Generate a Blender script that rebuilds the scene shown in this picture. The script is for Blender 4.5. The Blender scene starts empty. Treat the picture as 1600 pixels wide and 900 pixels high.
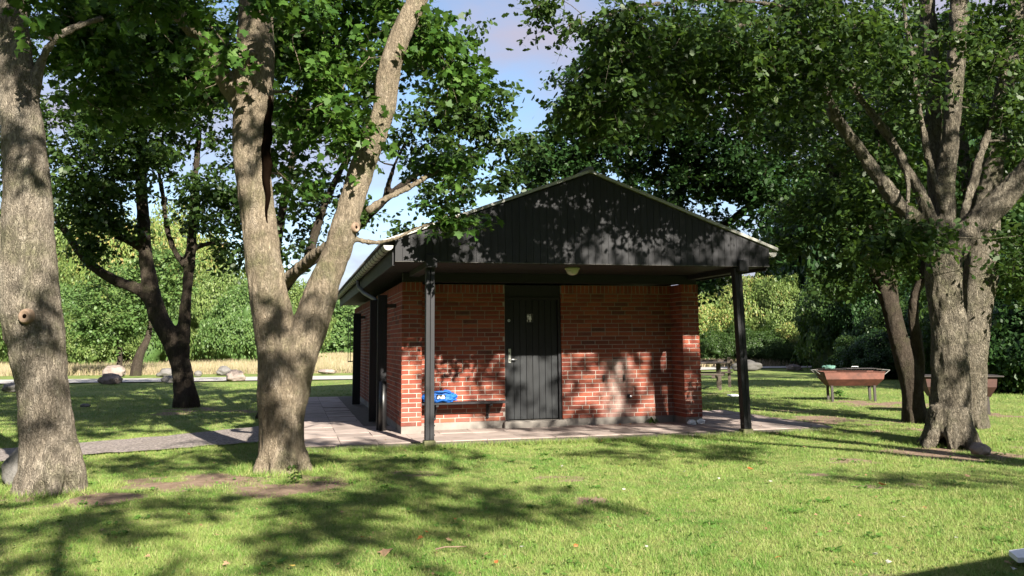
import bpy, bmesh, math, random
import numpy as np
from mathutils import Vector, Matrix, noise
R = math.radians
S = bpy.context.scene
COL = S.collection

# ------------------------------------------------------------ camera, light
F, CY, PIT, ROLL, EYE = 1338.86, 348.16, 0.1390, 0.0091, 1.331
cam = bpy.data.cameras.new('camera'); camo = bpy.data.objects.new('camera', cam); COL.objects.link(camo)
cam.sensor_width = 36; cam.lens = 36*F/1600; cam.shift_y = -(450-CY)/1600
cam.clip_start = 0.05; cam.clip_end = 3000
r0 = Vector((1,0,0)); u0 = Vector((0,-math.sin(PIT),math.cos(PIT))); f0 = Vector((0,math.cos(PIT),math.sin(PIT)))
cr = r0*math.cos(ROLL)-u0*math.sin(ROLL); cu = u0*math.cos(ROLL)+r0*math.sin(ROLL)
M = Matrix((cr, cu, -f0)).transposed().to_4x4(); M.translation = Vector((0,0,EYE)); camo.matrix_world = M
S.camera = camo

SUN_EL, SUN_DIR = R(30), Vector((0.445,-0.896,0.577)).normalized()
sl = bpy.data.lights.new('sun','SUN'); sl.energy = 5.0; sl.angle = R(0.53); sl.color = (1,.93,.80)
so = bpy.data.objects.new('sun', sl); COL.objects.link(so); so.rotation_euler = SUN_DIR.to_track_quat('Z','Y').to_euler()
W = bpy.data.worlds.new('World'); S.world = W; W.use_nodes = True
nt = W.node_tree; N = nt.nodes; L = nt.links; N.clear()
wo = N.new('ShaderNodeOutputWorld'); bg = N.new('ShaderNodeBackground'); sky = N.new('ShaderNodeTexSky')
sky.sky_type = 'NISHITA'; sky.sun_disc = False; sky.sun_elevation = SUN_EL; sky.sun_rotation = math.atan2(SUN_DIR.x, SUN_DIR.y)
sky.air_density = 1.0; sky.dust_density = 0.6; sky.ozone_density = 2.0
bg.inputs['Strength'].default_value = 0.058
tc = N.new('ShaderNodeTexCoord'); mp = N.new('ShaderNodeMapping'); mp.inputs['Scale'].default_value = (1,1,2.6)
mp.inputs['Location'].default_value = (0.35,0.1,0.0)
n1 = N.new('ShaderNodeTexNoise'); n1.inputs['Scale'].default_value = 2.6; n1.inputs['Detail'].default_value = 8; n1.inputs['Roughness'].default_value = .55
cr1 = N.new('ShaderNodeValToRGB'); cr1.color_ramp.elements[0].position = .40; cr1.color_ramp.elements[1].position = .60
mx = N.new('ShaderNodeMix'); mx.data_type = 'RGBA'; mx.inputs['B'].default_value = (2.75,2.7,3.45,1)
L.new(tc.outputs['Generated'], mp.inputs['Vector']); L.new(mp.outputs[0], n1.inputs['Vector']); L.new(n1.outputs['Fac'], cr1.inputs['Fac'])
L.new(cr1.outputs['Color'], mx.inputs['Factor']); L.new(sky.outputs['Color'], mx.inputs['A']); L.new(mx.outputs['Result'], bg.inputs['Color'])
L.new(bg.outputs[0], wo.inputs['Surface'])
S.view_settings.view_transform = 'Standard'; S.view_settings.look = 'None'; S.view_settings.gamma = 1
S.view_settings.exposure = 1.85
cy = S.cycles; cy.max_bounces = 6; cy.diffuse_bounces = 3; cy.glossy_bounces = 2; cy.transmission_bounces = 3; cy.transparent_max_bounces = 4
cy.use_denoising = True; cy.caustics_reflective = False; cy.caustics_refractive = False; cy.sample_clamp_indirect = 6

# ------------------------------------------------------------ helpers
def ray(px, py):
    a = px-800; b = py-CY
    sx = a*math.cos(ROLL)-b*math.sin(ROLL); sy = a*math.sin(ROLL)+b*math.cos(ROLL)
    return cr*0 + r0*(sx/F) + f0 + u0*(-sy/F)
def at(px, py, Y):                      # a point seen at a pixel of the photograph, Y metres away
    d = ray(px, py); return Vector((0,0,EYE)) + d*(Y/d.y)
def gr(px, py, z=0):                    # the ground point seen at a pixel
    d = ray(px, py); return Vector((0,0,EYE)) + d*((z-EYE)/d.z)

def tag(o, label=None, cat=None, group=None, kind=None):
    if label: o['label'] = label
    if cat: o['category'] = cat
    if group: o['group'] = group
    if kind: o['kind'] = kind
    return o
def empty(name, loc=(0,0,0), rz=0, **k):
    o = bpy.data.objects.new(name, None); COL.objects.link(o); o.location = loc; o.rotation_euler = (0,0,rz); o.empty_display_size = .2
    return tag(o, **k)
def copy_tree(o, parent=None):
    c = o.copy(); COL.objects.link(c); c.parent = parent
    for ch in list(o.children): copy_tree(ch, c)
    return c

def mesh_np(name, V, Fa, mat=None, parent=None, smooth=False, uv=False):
    """V (n,3), Fa (m,k) uniform faces"""
    V = np.asarray(V, dtype=np.float32); Fa = np.asarray(Fa, dtype=np.int32)
    me = bpy.data.meshes.new(name); m, k = Fa.shape
    me.vertices.add(len(V)); me.vertices.foreach_set('co', V.ravel())
    me.loops.add(m*k); me.loops.foreach_set('vertex_index', Fa.ravel())
    me.polygons.add(m); me.polygons.foreach_set('loop_start', np.arange(m, dtype=np.int32)*k); me.polygons.foreach_set('loop_total', np.full(m, k, dtype=np.int32))
    if smooth: me.polygons.foreach_set('use_smooth', np.ones(m, dtype=bool))
    me.update(calc_edges=True)
    if mat: me.materials.append(mat)
    o = bpy.data.objects.new(name, me); COL.objects.link(o); o.parent = parent
    return o
def box_uv(me):
    uvl = me.uv_layers.new(name='UVMap'); vs = me.vertices; d = np.zeros(len(me.loops)*2, dtype=np.float32)
    for p in me.polygons:
        n = p.normal; a = (abs(n.x), abs(n.y), abs(n.z)); i = a.index(max(a))
        for li in p.loop_indices:
            c = vs[me.loops[li].vertex_index].co
            d[2*li:2*li+2] = (c.y, c.z) if i == 0 else ((c.x, c.z) if i == 1 else (c.x, c.y))
    uvl.data.foreach_set('uv', d)
class MB:
    def __init__(s): s.v = []; s.f = []
    def add(s, vs, fs):
        b = len(s.v); s.v += [tuple(v) for v in vs]; s.f += [tuple(b+i for i in f) for f in fs]; return s
    def box(s, x0, x1, y0, y1, z0, z1, T=None, bev=0):
        if bev:
            bm = bmesh.new(); bmesh.ops.create_cube(bm, size=1)
            for v in bm.verts: v.co = Vector(((x0+x1)/2+v.co.x*(x1-x0), (y0+y1)/2+v.co.y*(y1-y0), (z0+z1)/2+v.co.z*(z1-z0)))
            bmesh.ops.bevel(bm, geom=bm.edges[:], offset=bev, segments=1, affect='EDGES', profile=.5)
            vs = [v.co.copy() for v in bm.verts]; bm.verts.index_update(); fs = [[v.index for v in f.verts] for f in bm.faces]; bm.free()
        else:
            vs = [Vector(c) for c in ((x0,y0,z0),(x1,y0,z0),(x1,y1,z0),(x0,y1,z0),(x0,y0,z1),(x1,y0,z1),(x1,y1,z1),(x0,y1,z1))]
            fs = [(0,3,2,1),(4,5,6,7),(0,1,5,4),(1,2,6,5),(2,3,7,6),(3,0,4,7)]
        if T: vs = [T@Vector(v) for v in vs]
        return s.add(vs, fs)
    def tube(s, pts, rad, seg=8, cap=True):
        pts = [Vector(p) for p in pts]
        if not hasattr(rad, '__len__'): rad = [rad]*len(pts)
        n = len(pts); vs = []; up = Vector((.13,.21,.97))
        for i, p in enumerate(pts):
            t = (pts[min(i+1,n-1)]-pts[max(i-1,0)]).normalized()
            if abs(t.dot(up)) > .95: up = Vector((.9,.3,.1))
            a = t.cross(up).normalized(); b = t.cross(a)
            if i == 0: pa = a
            else:
                pa = (pa - t*pa.dot(t)).normalized(); a = pa; b = t.cross(a)
            for k in range(seg):
                w = 2*math.pi*k/seg; vs.append(p + (a*math.cos(w)+b*math.sin(w))*rad[i])
        fs = [(i*seg+k, i*seg+(k+1)%seg, (i+1)*seg+(k+1)%seg, (i+1)*seg+k) for i in range(n-1) for k in range(seg)]
        if cap: fs += [tuple(range(seg)), tuple((n-1)*seg+k for k in reversed(range(seg)))]
        return s.add(vs, fs)
    def prism(s, poly, a, b, axis='y'):      # poly of 2D points, extruded along an axis
        n = len(poly)
        def P(q, t): return (q[0],t,q[1]) if axis == 'y' else ((t,q[0],q[1]) if axis == 'x' else (q[0],q[1],t))
        vs = [P(q,a) for q in poly]+[P(q,b) for q in poly]
        fs = [tuple(range(n)), tuple(reversed(range(n,2*n)))]+[(i,i+n,(i+1)%n+n,(i+1)%n) for i in range(n)]
        return s.add(vs, fs)
    def lathe(s, prof, seg=20, c=(0,0,0)):
        n = len(prof); vs = [(c[0]+r*math.cos(2*math.pi*k/seg), c[1]+r*math.sin(2*math.pi*k/seg), c[2]+z) for r, z in prof for k in range(seg)]
        return s.add(vs, [(i*seg+k, i*seg+(k+1)%seg, (i+1)*seg+(k+1)%seg, (i+1)*seg+k) for i in range(n-1) for k in range(seg)])
    def build(s, name, mat, parent=None, smooth=False, uv=True, bevel=0, fix=True):
        me = bpy.data.meshes.new(name); me.from_pydata(s.v, [], s.f); me.update()
        if fix:
            bm = bmesh.new(); bm.from_mesh(me); bmesh.ops.recalc_face_normals(bm, faces=bm.faces[:])
            bm.to_mesh(me); bm.free(); me.update()
        if uv: box_uv(me)
        me.materials.append(mat)
        if smooth: me.polygons.foreach_set('use_smooth', np.ones(len(me.polygons), dtype=bool))
        o = bpy.data.objects.new(name, me); COL.objects.link(o); o.parent = parent
        if bevel:
            m = o.modifiers.new('bevel','BEVEL'); m.width = bevel; m.segments = 2; m.limit_method = 'ANGLE'
        return o

# value noise in numpy
def _h(ix, iy, iz, seed):
    n = (ix*374761393 + iy*668265263 + iz*2147483647 + seed*1274126177) & 0xffffffff
    n = ((n ^ (n >> 13))*1274126177) & 0xffffffff
    n = ((n ^ (n >> 16))*2246822519) & 0xffffffff
    return ((n ^ (n >> 15)) & 0xffff)/65535.0
def vn(x, y, z=0.0, seed=0):
    x, y, z = np.broadcast_arrays(np.asarray(x, dtype=float), y, z)
    ix, iy, iz = np.floor(x).astype(np.int64), np.floor(y).astype(np.int64), np.floor(z).astype(np.int64)
    fx, fy, fz = x-ix, y-iy, z-iz; fx, fy, fz = [t*t*(3-2*t) for t in (fx,fy,fz)]
    r = 0
    for a in (0,1):
        for b in (0,1):
            for c in (0,1):
                r = r + _h(ix+a,iy+b,iz+c,seed)*(fx if a else 1-fx)*(fy if b else 1-fy)*(fz if c else 1-fz)
    return r
def fbm(x, y, z=0.0, o=4, seed=0):
    s, a, t = 0, .5, 0
    for k in range(o): s = s + a*vn(np.asarray(x)*2**k, np.asarray(y)*2**k, np.asarray(z)*2**k, seed+k); t += a; a *= .5
    return s/t

# ------------------------------------------------------------ materials
class NB:
    def __init__(s, name):
        s.m = bpy.data.materials.new(name); s.m.use_nodes = True; s.t = s.m.node_tree; s.n = s.t.nodes
        s.p = s.n['Principled BSDF']; s.out = s.n['Material Output']
    def new(s, ty, **k):
        n = s.n.new('ShaderNode'+ty)
        for a, v in k.items():
            if a in n.inputs: s.set(n, a, v)
            elif a.replace('_',' ') in n.inputs: s.set(n, a.replace('_',' '), v)
            else: setattr(n, a, v)
        return n
    def set(s, n, k, v):
        if isinstance(v, bpy.types.NodeSocket): s.t.links.new(v, n.inputs[k])
        else:
            if hasattr(v, '__len__') and len(v) == 3 and n.inputs[k].type == 'RGBA': v = (*v, 1)
            n.inputs[k].default_value = v
    def coord(s, kind='Object', scale=(1,1,1)):
        if kind == 'Position': o = s.new('NewGeometry').outputs['Position']
        else: o = s.new('TexCoord').outputs[kind]
        return s.new('Mapping', Vector=o, Scale=scale).outputs[0]
    def noise(s, vec, scale, detail=4, rough=.55, dist=0):
        return s.new('TexNoise', Vector=vec, Scale=scale, Detail=detail, Roughness=rough, Distortion=dist).outputs['Fac']
    def ramp(s, fac, *st):
        n = s.new('ValToRGB', Fac=fac); e = n.color_ramp.elements
        while len(e) < len(st): e.new(.5)
        for x, (p, c) in zip(e, st): x.position = p; x.color = (*c, 1) if hasattr(c, '__len__') else (c, c, c, 1)
        return n.outputs['Color']
    def mix(s, f, a, b, mode='MIX'):
        n = s.n.new('ShaderNodeMix'); n.data_type = 'RGBA'; n.blend_type = mode
        s.set(n, 'Factor', f)
        for k, v in ((6, a), (7, b)):
            if isinstance(v, bpy.types.NodeSocket): s.t.links.new(v, n.inputs[k])
            else: n.inputs[k].default_value = (*v, 1) if len(v) == 3 else v
        return n.outputs[2]
    def math(s, op, a, b=0.0):
        n = s.n.new('ShaderNodeMath'); n.operation = op; s.set(n, 0, a); s.set(n, 1, b); return n.outputs[0]
    def bump(s, h, strength=.4, dist=.01, normal=None):
        n = s.new('Bump', Height=h, Strength=strength, Distance=dist)
        if normal: s.set(n, 'Normal', normal)
        return n.outputs[0]
    def base(s, c=None, rough=None, normal=None, **k):
        if c is not None: s.set(s.p, 'Base Color', c)
        if rough is not None: s.set(s.p, 'Roughness', rough)
        if normal is not None: s.set(s.p, 'Normal', normal)
        for a, v in k.items(): s.set(s.p, a.replace('_',' '), v)
        return s.m
def simple(name, c, rough=.6, var=.25, scale=6, bump=.15, metal=0, sc=(1,1,1), dist=.005, spec=.5):
    b = NB(name); v = b.coord('Object', sc); n = b.noise(v, scale, 6)
    lo = tuple(x*(1-var) for x in c); hi = tuple(min(1,x*(1+var)) for x in c)
    b.base(b.ramp(n, (.3,lo), (.7,hi)), rough, b.bump(b.noise(v, scale*6, 4), bump, dist), Metallic=metal)
    b.set(b.p, 'Specular IOR Level', spec)
    return b.m

def m_brick():
    b = NB('red_brick'); isl = b.new('NewGeometry').outputs['Random Per Island']
    c = b.ramp(isl, (0,(.055,.032,.03)), (.05,(.11,.036,.028)), (.12,(.17,.042,.028)), (.45,(.235,.054,.034)), (.75,(.29,.074,.042)), (.97,(.34,.10,.054)))
    v = b.coord('Object'); n = b.noise(v, 9, 5); n2 = b.noise(v, 60, 4, .7)
    c = b.mix(b.ramp(n,(.35,0.0),(.75,.55)), c, (.20,.045,.028), 'MIX')
    c = b.mix(b.ramp(n2,(.45,0.0),(.8,.5)), c, (.12,.05,.04))
    # lime and cement smears running down below the tap fittings
    sx = b.new('SeparateXYZ', Vector=v)
    dx = b.math('ABSOLUTE', b.math('SUBTRACT', sx.outputs[0], 3.07)); mx_ = b.math('SUBTRACT', 1.0, b.math('MULTIPLY', dx, 2.1))
    top = b.math('LESS_THAN', sx.outputs[2], 1.05); nn = b.noise(b.coord('Object',(3.5,3.5,1.6)), 2.6, 7, .7)
    st = b.math('MULTIPLY', b.math('MULTIPLY', b.ramp(b.math('MULTIPLY', b.math('MAXIMUM', mx_, 0.0), nn),(.14,0.0),(.55,.75)), top), b.math('LESS_THAN', sx.outputs[1], .1))
    c = b.mix(st, c, (.33,.28,.25))
    foot = b.math('MULTIPLY', b.ramp(sx.outputs[2], (.12,1.0), (.75,0.0)), b.ramp(b.noise(v, 2.3, 5, .65), (.42,0.0), (.65,.45)))
    c = b.mix(foot, c, (.20,.15,.125))
    c = b.mix(b.ramp(b.noise(v, .9, 3), (.45,0.0), (.7,.35)), c, (.15,.045,.033))
    b.set(b.p,'Specular IOR Level',.25)
    return b.base(c, .85, b.bump(b.noise(v, 90, 5, .7), .5, .006))
def m_blackwood(name='black_stained_boards', axis='z', c=(.0125,.0125,.0145)):
    b = NB(name); sc = (9,9,.7) if axis == 'z' else (.8,9,9)
    v = b.coord('Object', sc); n = b.noise(v, 5, 6, .65); isl = b.new('NewGeometry').outputs['Random Per Island']
    k = b.mix(b.ramp(n,(.35,0.0),(.72,1.0)), tuple(x*.7 for x in c), tuple(x*1.9 for x in c))
    k = b.mix(b.math('MULTIPLY', isl, .35), k, tuple(x*2.2 for x in c))
    b.set(b.p,'Specular IOR Level',.28)
    return b.base(k, b.ramp(n,(.3,.52),(.8,.75)), b.bump(b.noise(v, 22, 5, .7), .55, .004))
def m_bark(name, c1, c2, c3, scale=1.0, moss=(.10,.11,.045), crack=.35):
    b = NB(name); v = b.coord('Object', (1,1,.40)); o = b.coord('Object')
    fine = b.noise(v, 26*scale, 8, .72, .9); mid = b.noise(v, 8*scale, 6, .65, .5)
    ridge = b.math('ABSOLUTE', b.math('SUBTRACT', b.noise(b.coord('Object', (1,1,.30)), 17*scale, 3, .6, 1.4), .5)); cr_ = b.ramp(ridge, (0,0.0), (.06,1.0))
    vo = b.new('TexVoronoi', Vector=b.mix(.2, b.coord('Object',(1,1,.5)), b.new('TexNoise', Vector=v, Scale=14).outputs['Color'], 'ADD'), Scale=34*scale, feature='DISTANCE_TO_EDGE')
    cv = b.ramp(vo.outputs['Distance'], (0,0.0), (.2,1.0))
    big = b.noise(o, 1.7, 5, .6)
    c = b.mix(b.ramp(big,(.38,0.0),(.62,1.0)), c1, c2)
    c = b.mix(b.ramp(mid,(.5,0.0),(.72,.8)), c, c3)
    c = b.mix(b.ramp(b.noise(o, 2.6, 6, .65),(.5,0.0),(.66,.6)), c, moss)
    c = b.mix(b.ramp(b.noise(o, 7, 5, .7),(.60,0.0),(.68,.5)), c, tuple(min(1,x*1.35) for x in c3))
    c = b.mix(b.ramp(fine,(.35,.65),(.6,0.0)), c, tuple(x*.38 for x in c1))
    c = b.mix(b.ramp(cr_,(0.0,crack),(.8,0.0)), c, tuple(x*.3 for x in c1))
    h = b.math('ADD', b.math('ADD', b.math('MULTIPLY', cr_, crack), b.math('MULTIPLY', cv, crack*.8)), b.math('MULTIPLY', fine, 1.1))
    b.set(b.p,'Specular IOR Level',.15)
    return b.base(c, .92, b.bump(h, 1.0, .022))
def m_leaf(name, stops, trans=(.22,.36,.05), rough=.45, tf=.32):
    b = NB(name); isl = b.new('NewGeometry').outputs['Random Per Island']
    big = b.noise(b.coord('Position'), .55, 3)
    f = b.math('ADD', b.math('MULTIPLY', isl, .7), b.math('MULTIPLY', big, .3))
    c = b.ramp(f, *stops)
    b.set(b.p,'Specular IOR Level',.22); b.base(c, rough)
    tr = b.new('BsdfTranslucent', Color=b.mix(.5, c, trans, 'MIX'))
    mxs = b.n.new('ShaderNodeMixShader'); mxs.inputs[0].default_value = tf
    b.t.links.new(b.p.outputs[0], mxs.inputs[1]); b.t.links.new(tr.outputs[0], mxs.inputs[2]); b.t.links.new(mxs.outputs[0], b.out.inputs[0])
    return b.m
def grass_color(b):
    v = b.coord('Position'); n1 = b.noise(v, .55, 5, .6); n2 = b.noise(v, 4.5, 4, .6); n3 = b.noise(v, 28, 3, .6)
    c = b.mix(b.ramp(n1,(.38,0.0),(.62,1.0)), (.078,.185,.026), (.20,.285,.066))
    c = b.mix(b.ramp(n2,(.40,0.0),(.72,.75)), c, (.34,.32,.13))
    return b.mix(b.ramp(n3,(.4,0.0),(.75,.35)), c, (.06,.12,.02)), n2
def m_ground():
    b = NB('lawn_ground'); c, n2 = grass_color(b)
    a = b.new('Attribute', attribute_name='dirt').outputs['Fac']
    n = b.noise(b.coord('Position'), 14, 6, .7)
    c = b.mix(b.math('MULTIPLY', b.ramp(n,(.3,.4),(.7,0.9)), .55), c, (.085,.075,.035))
    dirt = b.ramp(b.noise(b.coord('Position'), 9, 6, .7), (.3,(.13,.088,.062)), (.7,(.26,.19,.14)))
    c = b.mix(b.ramp(b.math('ADD', a, b.math('MULTIPLY', b.math('SUBTRACT', n, .5), .6)), (.35,0.0),(.6,1.0)), c, dirt)
    b.set(b.p,'Specular IOR Level',.15)
    return b.base(c, .95, b.bump(b.noise(b.coord('Position'), 45, 5, .7), .7, .02))
def m_blade():
    b = NB('grass_blade'); c, n2 = grass_color(b); isl = b.new('NewGeometry').outputs['Random Per Island']
    c = b.mix(b.math('MULTIPLY', isl, .6), c, (.19,.31,.055))
    c = b.mix(b.ramp(isl,(.86,0.0),(.89,.8)), c, (.36,.31,.15))
    b.set(b.p,'Specular IOR Level',.3); b.base(c, .55)
    tr = b.new('BsdfTranslucent', Color=c); mxs = b.n.new('ShaderNodeMixShader'); mxs.inputs[0].default_value = .3
    b.t.links.new(b.p.outputs[0], mxs.inputs[1]); b.t.links.new(tr.outputs[0], mxs.inputs[2]); b.t.links.new(mxs.outputs[0], b.out.inputs[0])
    return b.m
def m_island(name, stops, rough=.85, bump=.4, bs=60, dist=.004, n_mix=.35, n_c=(.1,.08,.07), ns=7):
    b = NB(name); isl = b.new('NewGeometry').outputs['Random Per Island']; v = b.coord('Object')
    c = b.ramp(isl, *stops); c = b.mix(b.ramp(b.noise(v, ns, 5, .65),(.45,0.0),(.8,n_mix)), c, n_c)
    return b.base(c, rough, b.bump(b.noise(v, bs, 5, .7), bump, dist))
def m_rock(name, c):
    b = NB(name); v = b.coord('Object'); n = b.noise(v, 3, 6, .65)
    k = b.ramp(n, (.3,tuple(x*.6 for x in c)), (.55,c), (.75,tuple(x*1.25 for x in c)))
    k = b.mix(b.ramp(b.noise(v, 50, 3),(.55,0.0),(.7,.6)), k, tuple(x*.45 for x in c))
    return b.base(k, .85, b.bump(b.noise(v, 18, 6, .7), .6, .03))
def m_rust(name='rusty_steel', k_=1.0):
    b = NB(name); v = b.coord('Object'); n = b.noise(v, 5, 6, .7)
    k = b.ramp(n, (.3,(.06,.028,.02)), (.5,(.125,.047,.032)), (.75,(.19,.075,.052)))
    if k_ < 1: k = b.mix(.6, k, (.03,.018,.016))  # darker copy: shade over the second grill mixed into its rust colour
    k = b.mix(b.ramp(b.noise(v, 2.2, 5, .7),(.5,0.0),(.7,.7)), k, (.035,.022,.018))
    return b.base(k, .75, b.bump(b.noise(v, 60, 4), .3, .003), Metallic=.15)

MT = dict(
    brick=m_brick(), mortar=simple('mortar', (.34,.305,.27), .95, .18, 12, .4), plinth=simple('concrete', (.20,.18,.162), .9, .2, 5, .35),
    black=m_blackwood(), blackh=m_blackwood('black_stained_beam','x'), door=m_blackwood('black_painted_door','z',(.010,.011,.0125)),
    soffit=m_blackwood('dark_soffit_boards','x',(.010,.009,.009)),
    trim=simple('weathered_zinc_trim', (.30,.295,.27), .5, .2, 8, .2), zinc=simple('dull_zinc', (.17,.165,.155), .55, .2, 6, .1, .3),
    pipe=simple('grey_downpipe', (.13,.13,.12), .5, .2, 5, .1), roof=simple('fibre_cement', (.13,.125,.12), .9, .3, 5, .3),
    steel=simple('brushed_steel', (.55,.55,.53), .35, .1, 20, .05, .9), paver=m_island('concrete_paver', ((0,(.25,.20,.182)),(.5,(.305,.245,.222)),(1,(.35,.285,.258))), ns=3.2, n_mix=.75, n_c=(.13,.108,.088)),
    joint=simple('paving_joint', (.09,.075,.06), .95, .3, 12, .3), gravel=None, road=simple('pale_road', (.34,.32,.30), .9, .15, 2, .3),
    rust=m_rust(), shaded_rust=m_rust('shade_darkened_rust', .5), rustd=simple('dark_steel_plate', (.028,.022,.02), .6, .3, 8, .2), table=m_blackwood('weathered_timber','x',(.06,.048,.04)),
    white=simple('white_paper', (.78,.79,.82), .8, .05, 8, .2), blue=simple('blue_nylon', (.005,.095,.38), .6, .2, 12, .35, dist=.01),
    blackp=simple('black_plastic', (.012,.012,.013), .4, .2, 10, .1), glass=simple('frosted_lamp_glass', (.45,.43,.38), .25, .1, 6, .05),
    moss=simple('mossy_concrete', (.12,.12,.06), .95, .4, 18, .5), foil=simple('green_plastic_bag', (.10,.21,.17), .35, .5, 26, .8, dist=.02),
    cut=simple('cut_branch_wood', (.19,.13,.09), .8, .3, 12, .3), dark=simple('dark_cavity', (.005,.003,.002), 1.0, .4, 8, .2, spec=0.0),
)
def m_gravel():
    b = NB('gravel'); v = b.coord('Position'); vo = b.new('TexVoronoi', Vector=v, Scale=42)
    c = b.ramp(b.new('SeparateXYZ', Vector=vo.outputs['Color']).outputs[0], (0,(.09,.075,.07)), (.5,(.18,.152,.142)), (1,(.30,.255,.235)))
    c = b.mix(b.ramp(b.noise(v, 3, 5),(.45,0.0),(.75,.5)), c, (.15,.125,.10))
    return b.base(c, .95, b.bump(vo.outputs['Distance'], .8, .012))
MT['gravel'] = m_gravel()
BARK_A = m_bark('maple_bark_greybrown', (.20,.168,.132), (.29,.25,.20), (.40,.355,.295), 1.2, crack=.5)
BARK_B = m_bark('smooth_maple_bark', (.21,.168,.12), (.30,.245,.18), (.39,.33,.26), 1.3, crack=.35)
BARK_C = m_bark('oak_bark', (.18,.155,.118), (.27,.235,.185), (.35,.315,.255), 1.3, crack=.9)
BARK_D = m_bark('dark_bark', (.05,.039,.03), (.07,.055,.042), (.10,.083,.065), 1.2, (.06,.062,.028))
LEAF_M = m_leaf('maple_leaf', ((0,(.018,.045,.009)),(.35,(.034,.082,.014)),(.75,(.060,.122,.021)),(.93,(.10,.165,.03)),(1,(.16,.22,.04))), (.16,.30,.03))
LEAF_O = m_leaf('oak_leaf', ((0,(.017,.036,.009)),(.4,(.027,.055,.013)),(.8,(.047,.085,.019)),(.93,(.085,.118,.028)),(1,(.15,.17,.042))), (.15,.26,.03))
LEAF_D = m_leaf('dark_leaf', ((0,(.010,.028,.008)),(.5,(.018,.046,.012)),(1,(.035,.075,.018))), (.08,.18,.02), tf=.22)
LEAF_Y = m_leaf('hedge_leaf', ((0,(.055,.10,.028)),(.4,(.105,.16,.042)),(.8,(.165,.215,.065)),(1,(.24,.25,.09))), (.32,.40,.09))
LEAF_R = m_leaf('ripening_hedge_leaf', ((0,(.07,.12,.03)),(.45,(.14,.20,.05)),(.70,(.21,.24,.07)),(.84,(.29,.22,.08)),(1,(.36,.19,.09))), (.28,.33,.06))
LEAF_G = m_leaf('shrub_tree_leaf', ((0,(.045,.09,.025)),(.5,(.08,.145,.04)),(1,(.14,.20,.06))), (.22,.32,.07))
LEAF_F = m_leaf('far_wood_leaf', ((0,(.05,.10,.03)),(.5,(.085,.15,.045)),(1,(.13,.19,.06))), (.2,.32,.07))
BLADE = m_blade()

# ------------------------------------------------------------ the setting: ground
DIRT = []                                   # (x, y, rx, ry, strength)
def dirt_at(x, y):
    d = np.zeros_like(x)
    for cx, cy_, rx, ry, s in DIRT:
        q = ((x-cx)/rx)**2+((y-cy_)/ry)**2; d = np.maximum(d, s*np.clip(1.25-q, 0, 1))
    return np.clip(d*np.clip(3.4*fbm(x*3.1, y*3.1, 0, 4, 5)-1.05,0,1.2), 0, 1)
def ground_h(x, y):
    w = 1/(1+np.maximum(0, np.hypot(x, y-12)-25)/10)
    return -.035 + .035*w*(fbm(x*.8, y*.8, 0, 3, 2)-.5)
for q in ((300,748,1.05,.30,.9),(110,775,.85,.22,1),(440,752,.85,.36,1),(500,745,.45,.18,1),(880,743,.28,.13,.8),(930,775,.35,.12,.9),(858,743,.2,.1,.8),
          (1480,706,1.1,.35,.9),(1400,715,1.2,.16,.8),(1285,742,.3,.1,.7),(1385,752,.45,.14,.9),(1255,735,.3,.12,.7),(1060,790,.2,.08,.6),(1330,885,.3,.10,.5),(650,735,.5,.12,.6),
          (1375,628,1.2,.6,.9),(1340,626,1.0,.4,.7),(1580,645,.7,.3,.8),(1250,655,1.5,.7,.9),(1330,668,1.1,.3,.6),(1150,650,.9,.35,.7),(1420,662,1.3,.5,.6),(295,638,.9,.7,.7),(385,640,1.2,.25,.6),(1120,612,2.2,.5,.5),
          (340,745,.9,.2,.8),(1200,640,1.2,.3,.5),(330,675,2.5,.25,.45),(1590,700,.7,.3,.6),(670,690,.35,.10,.6)):
    g = gr(q[0], q[1]); DIRT.append((g.x, g.y, q[2], q[3]*2.2, q[4]))
def axis_lines(lo, hi, step, far):
    a = list(np.arange(lo, hi+1e-6, step)); s = step; x = hi
    while x < far: s *= 1.25; x += s; a.append(x)
    s = step; x = lo
    while x > -far: s *= 1.25; x -= s; a.insert(0, x)
    return np.array(a)
gx = axis_lines(-8, 10, .06, 900); gy = axis_lines(2, 22, .06, 900)
X, Y = np.meshgrid(gx, gy); nx, ny = len(gx), len(gy)
Z = ground_h(X, Y)
idx = np.arange(nx*ny).reshape(ny, nx)
Fq = np.stack([idx[:-1,:-1], idx[:-1,1:], idx[1:,1:], idx[1:,:-1]], -1).reshape(-1, 4)
go = mesh_np('ground', np.stack([X, Y, Z], -1).reshape(-1, 3), Fq, m_ground(), smooth=True); tag(go, kind='structure')
at_ = go.data.attributes.new('dirt','FLOAT','POINT'); at_.data.foreach_set('value', dirt_at(X.ravel(), Y.ravel()).astype(np.float32))

TH = 0.2506; OX, OY = -1.2521, 13.5945
UX, UY = math.cos(TH), math.sin(TH)
def w2l(x, y): dx, dy = x-OX, y-OY; return dx*UX+dy*UY, -dx*UY+dy*UX
def l2w(u, v, z=0): return Vector((OX+u*UX-v*UY, OY+u*UY+v*UX, z))

def ribbon(name, L_, R_, z, mat):       # sheet between two polylines
    vs = [(*p[:2], z) for p in L_]+[(*p[:2], z) for p in R_]; n = len(L_)
    o = mesh_np(name, vs, [(i, i+n, i+n+1, i+1) for i in range(n-1)], mat); return tag(o, kind='structure')
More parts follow.
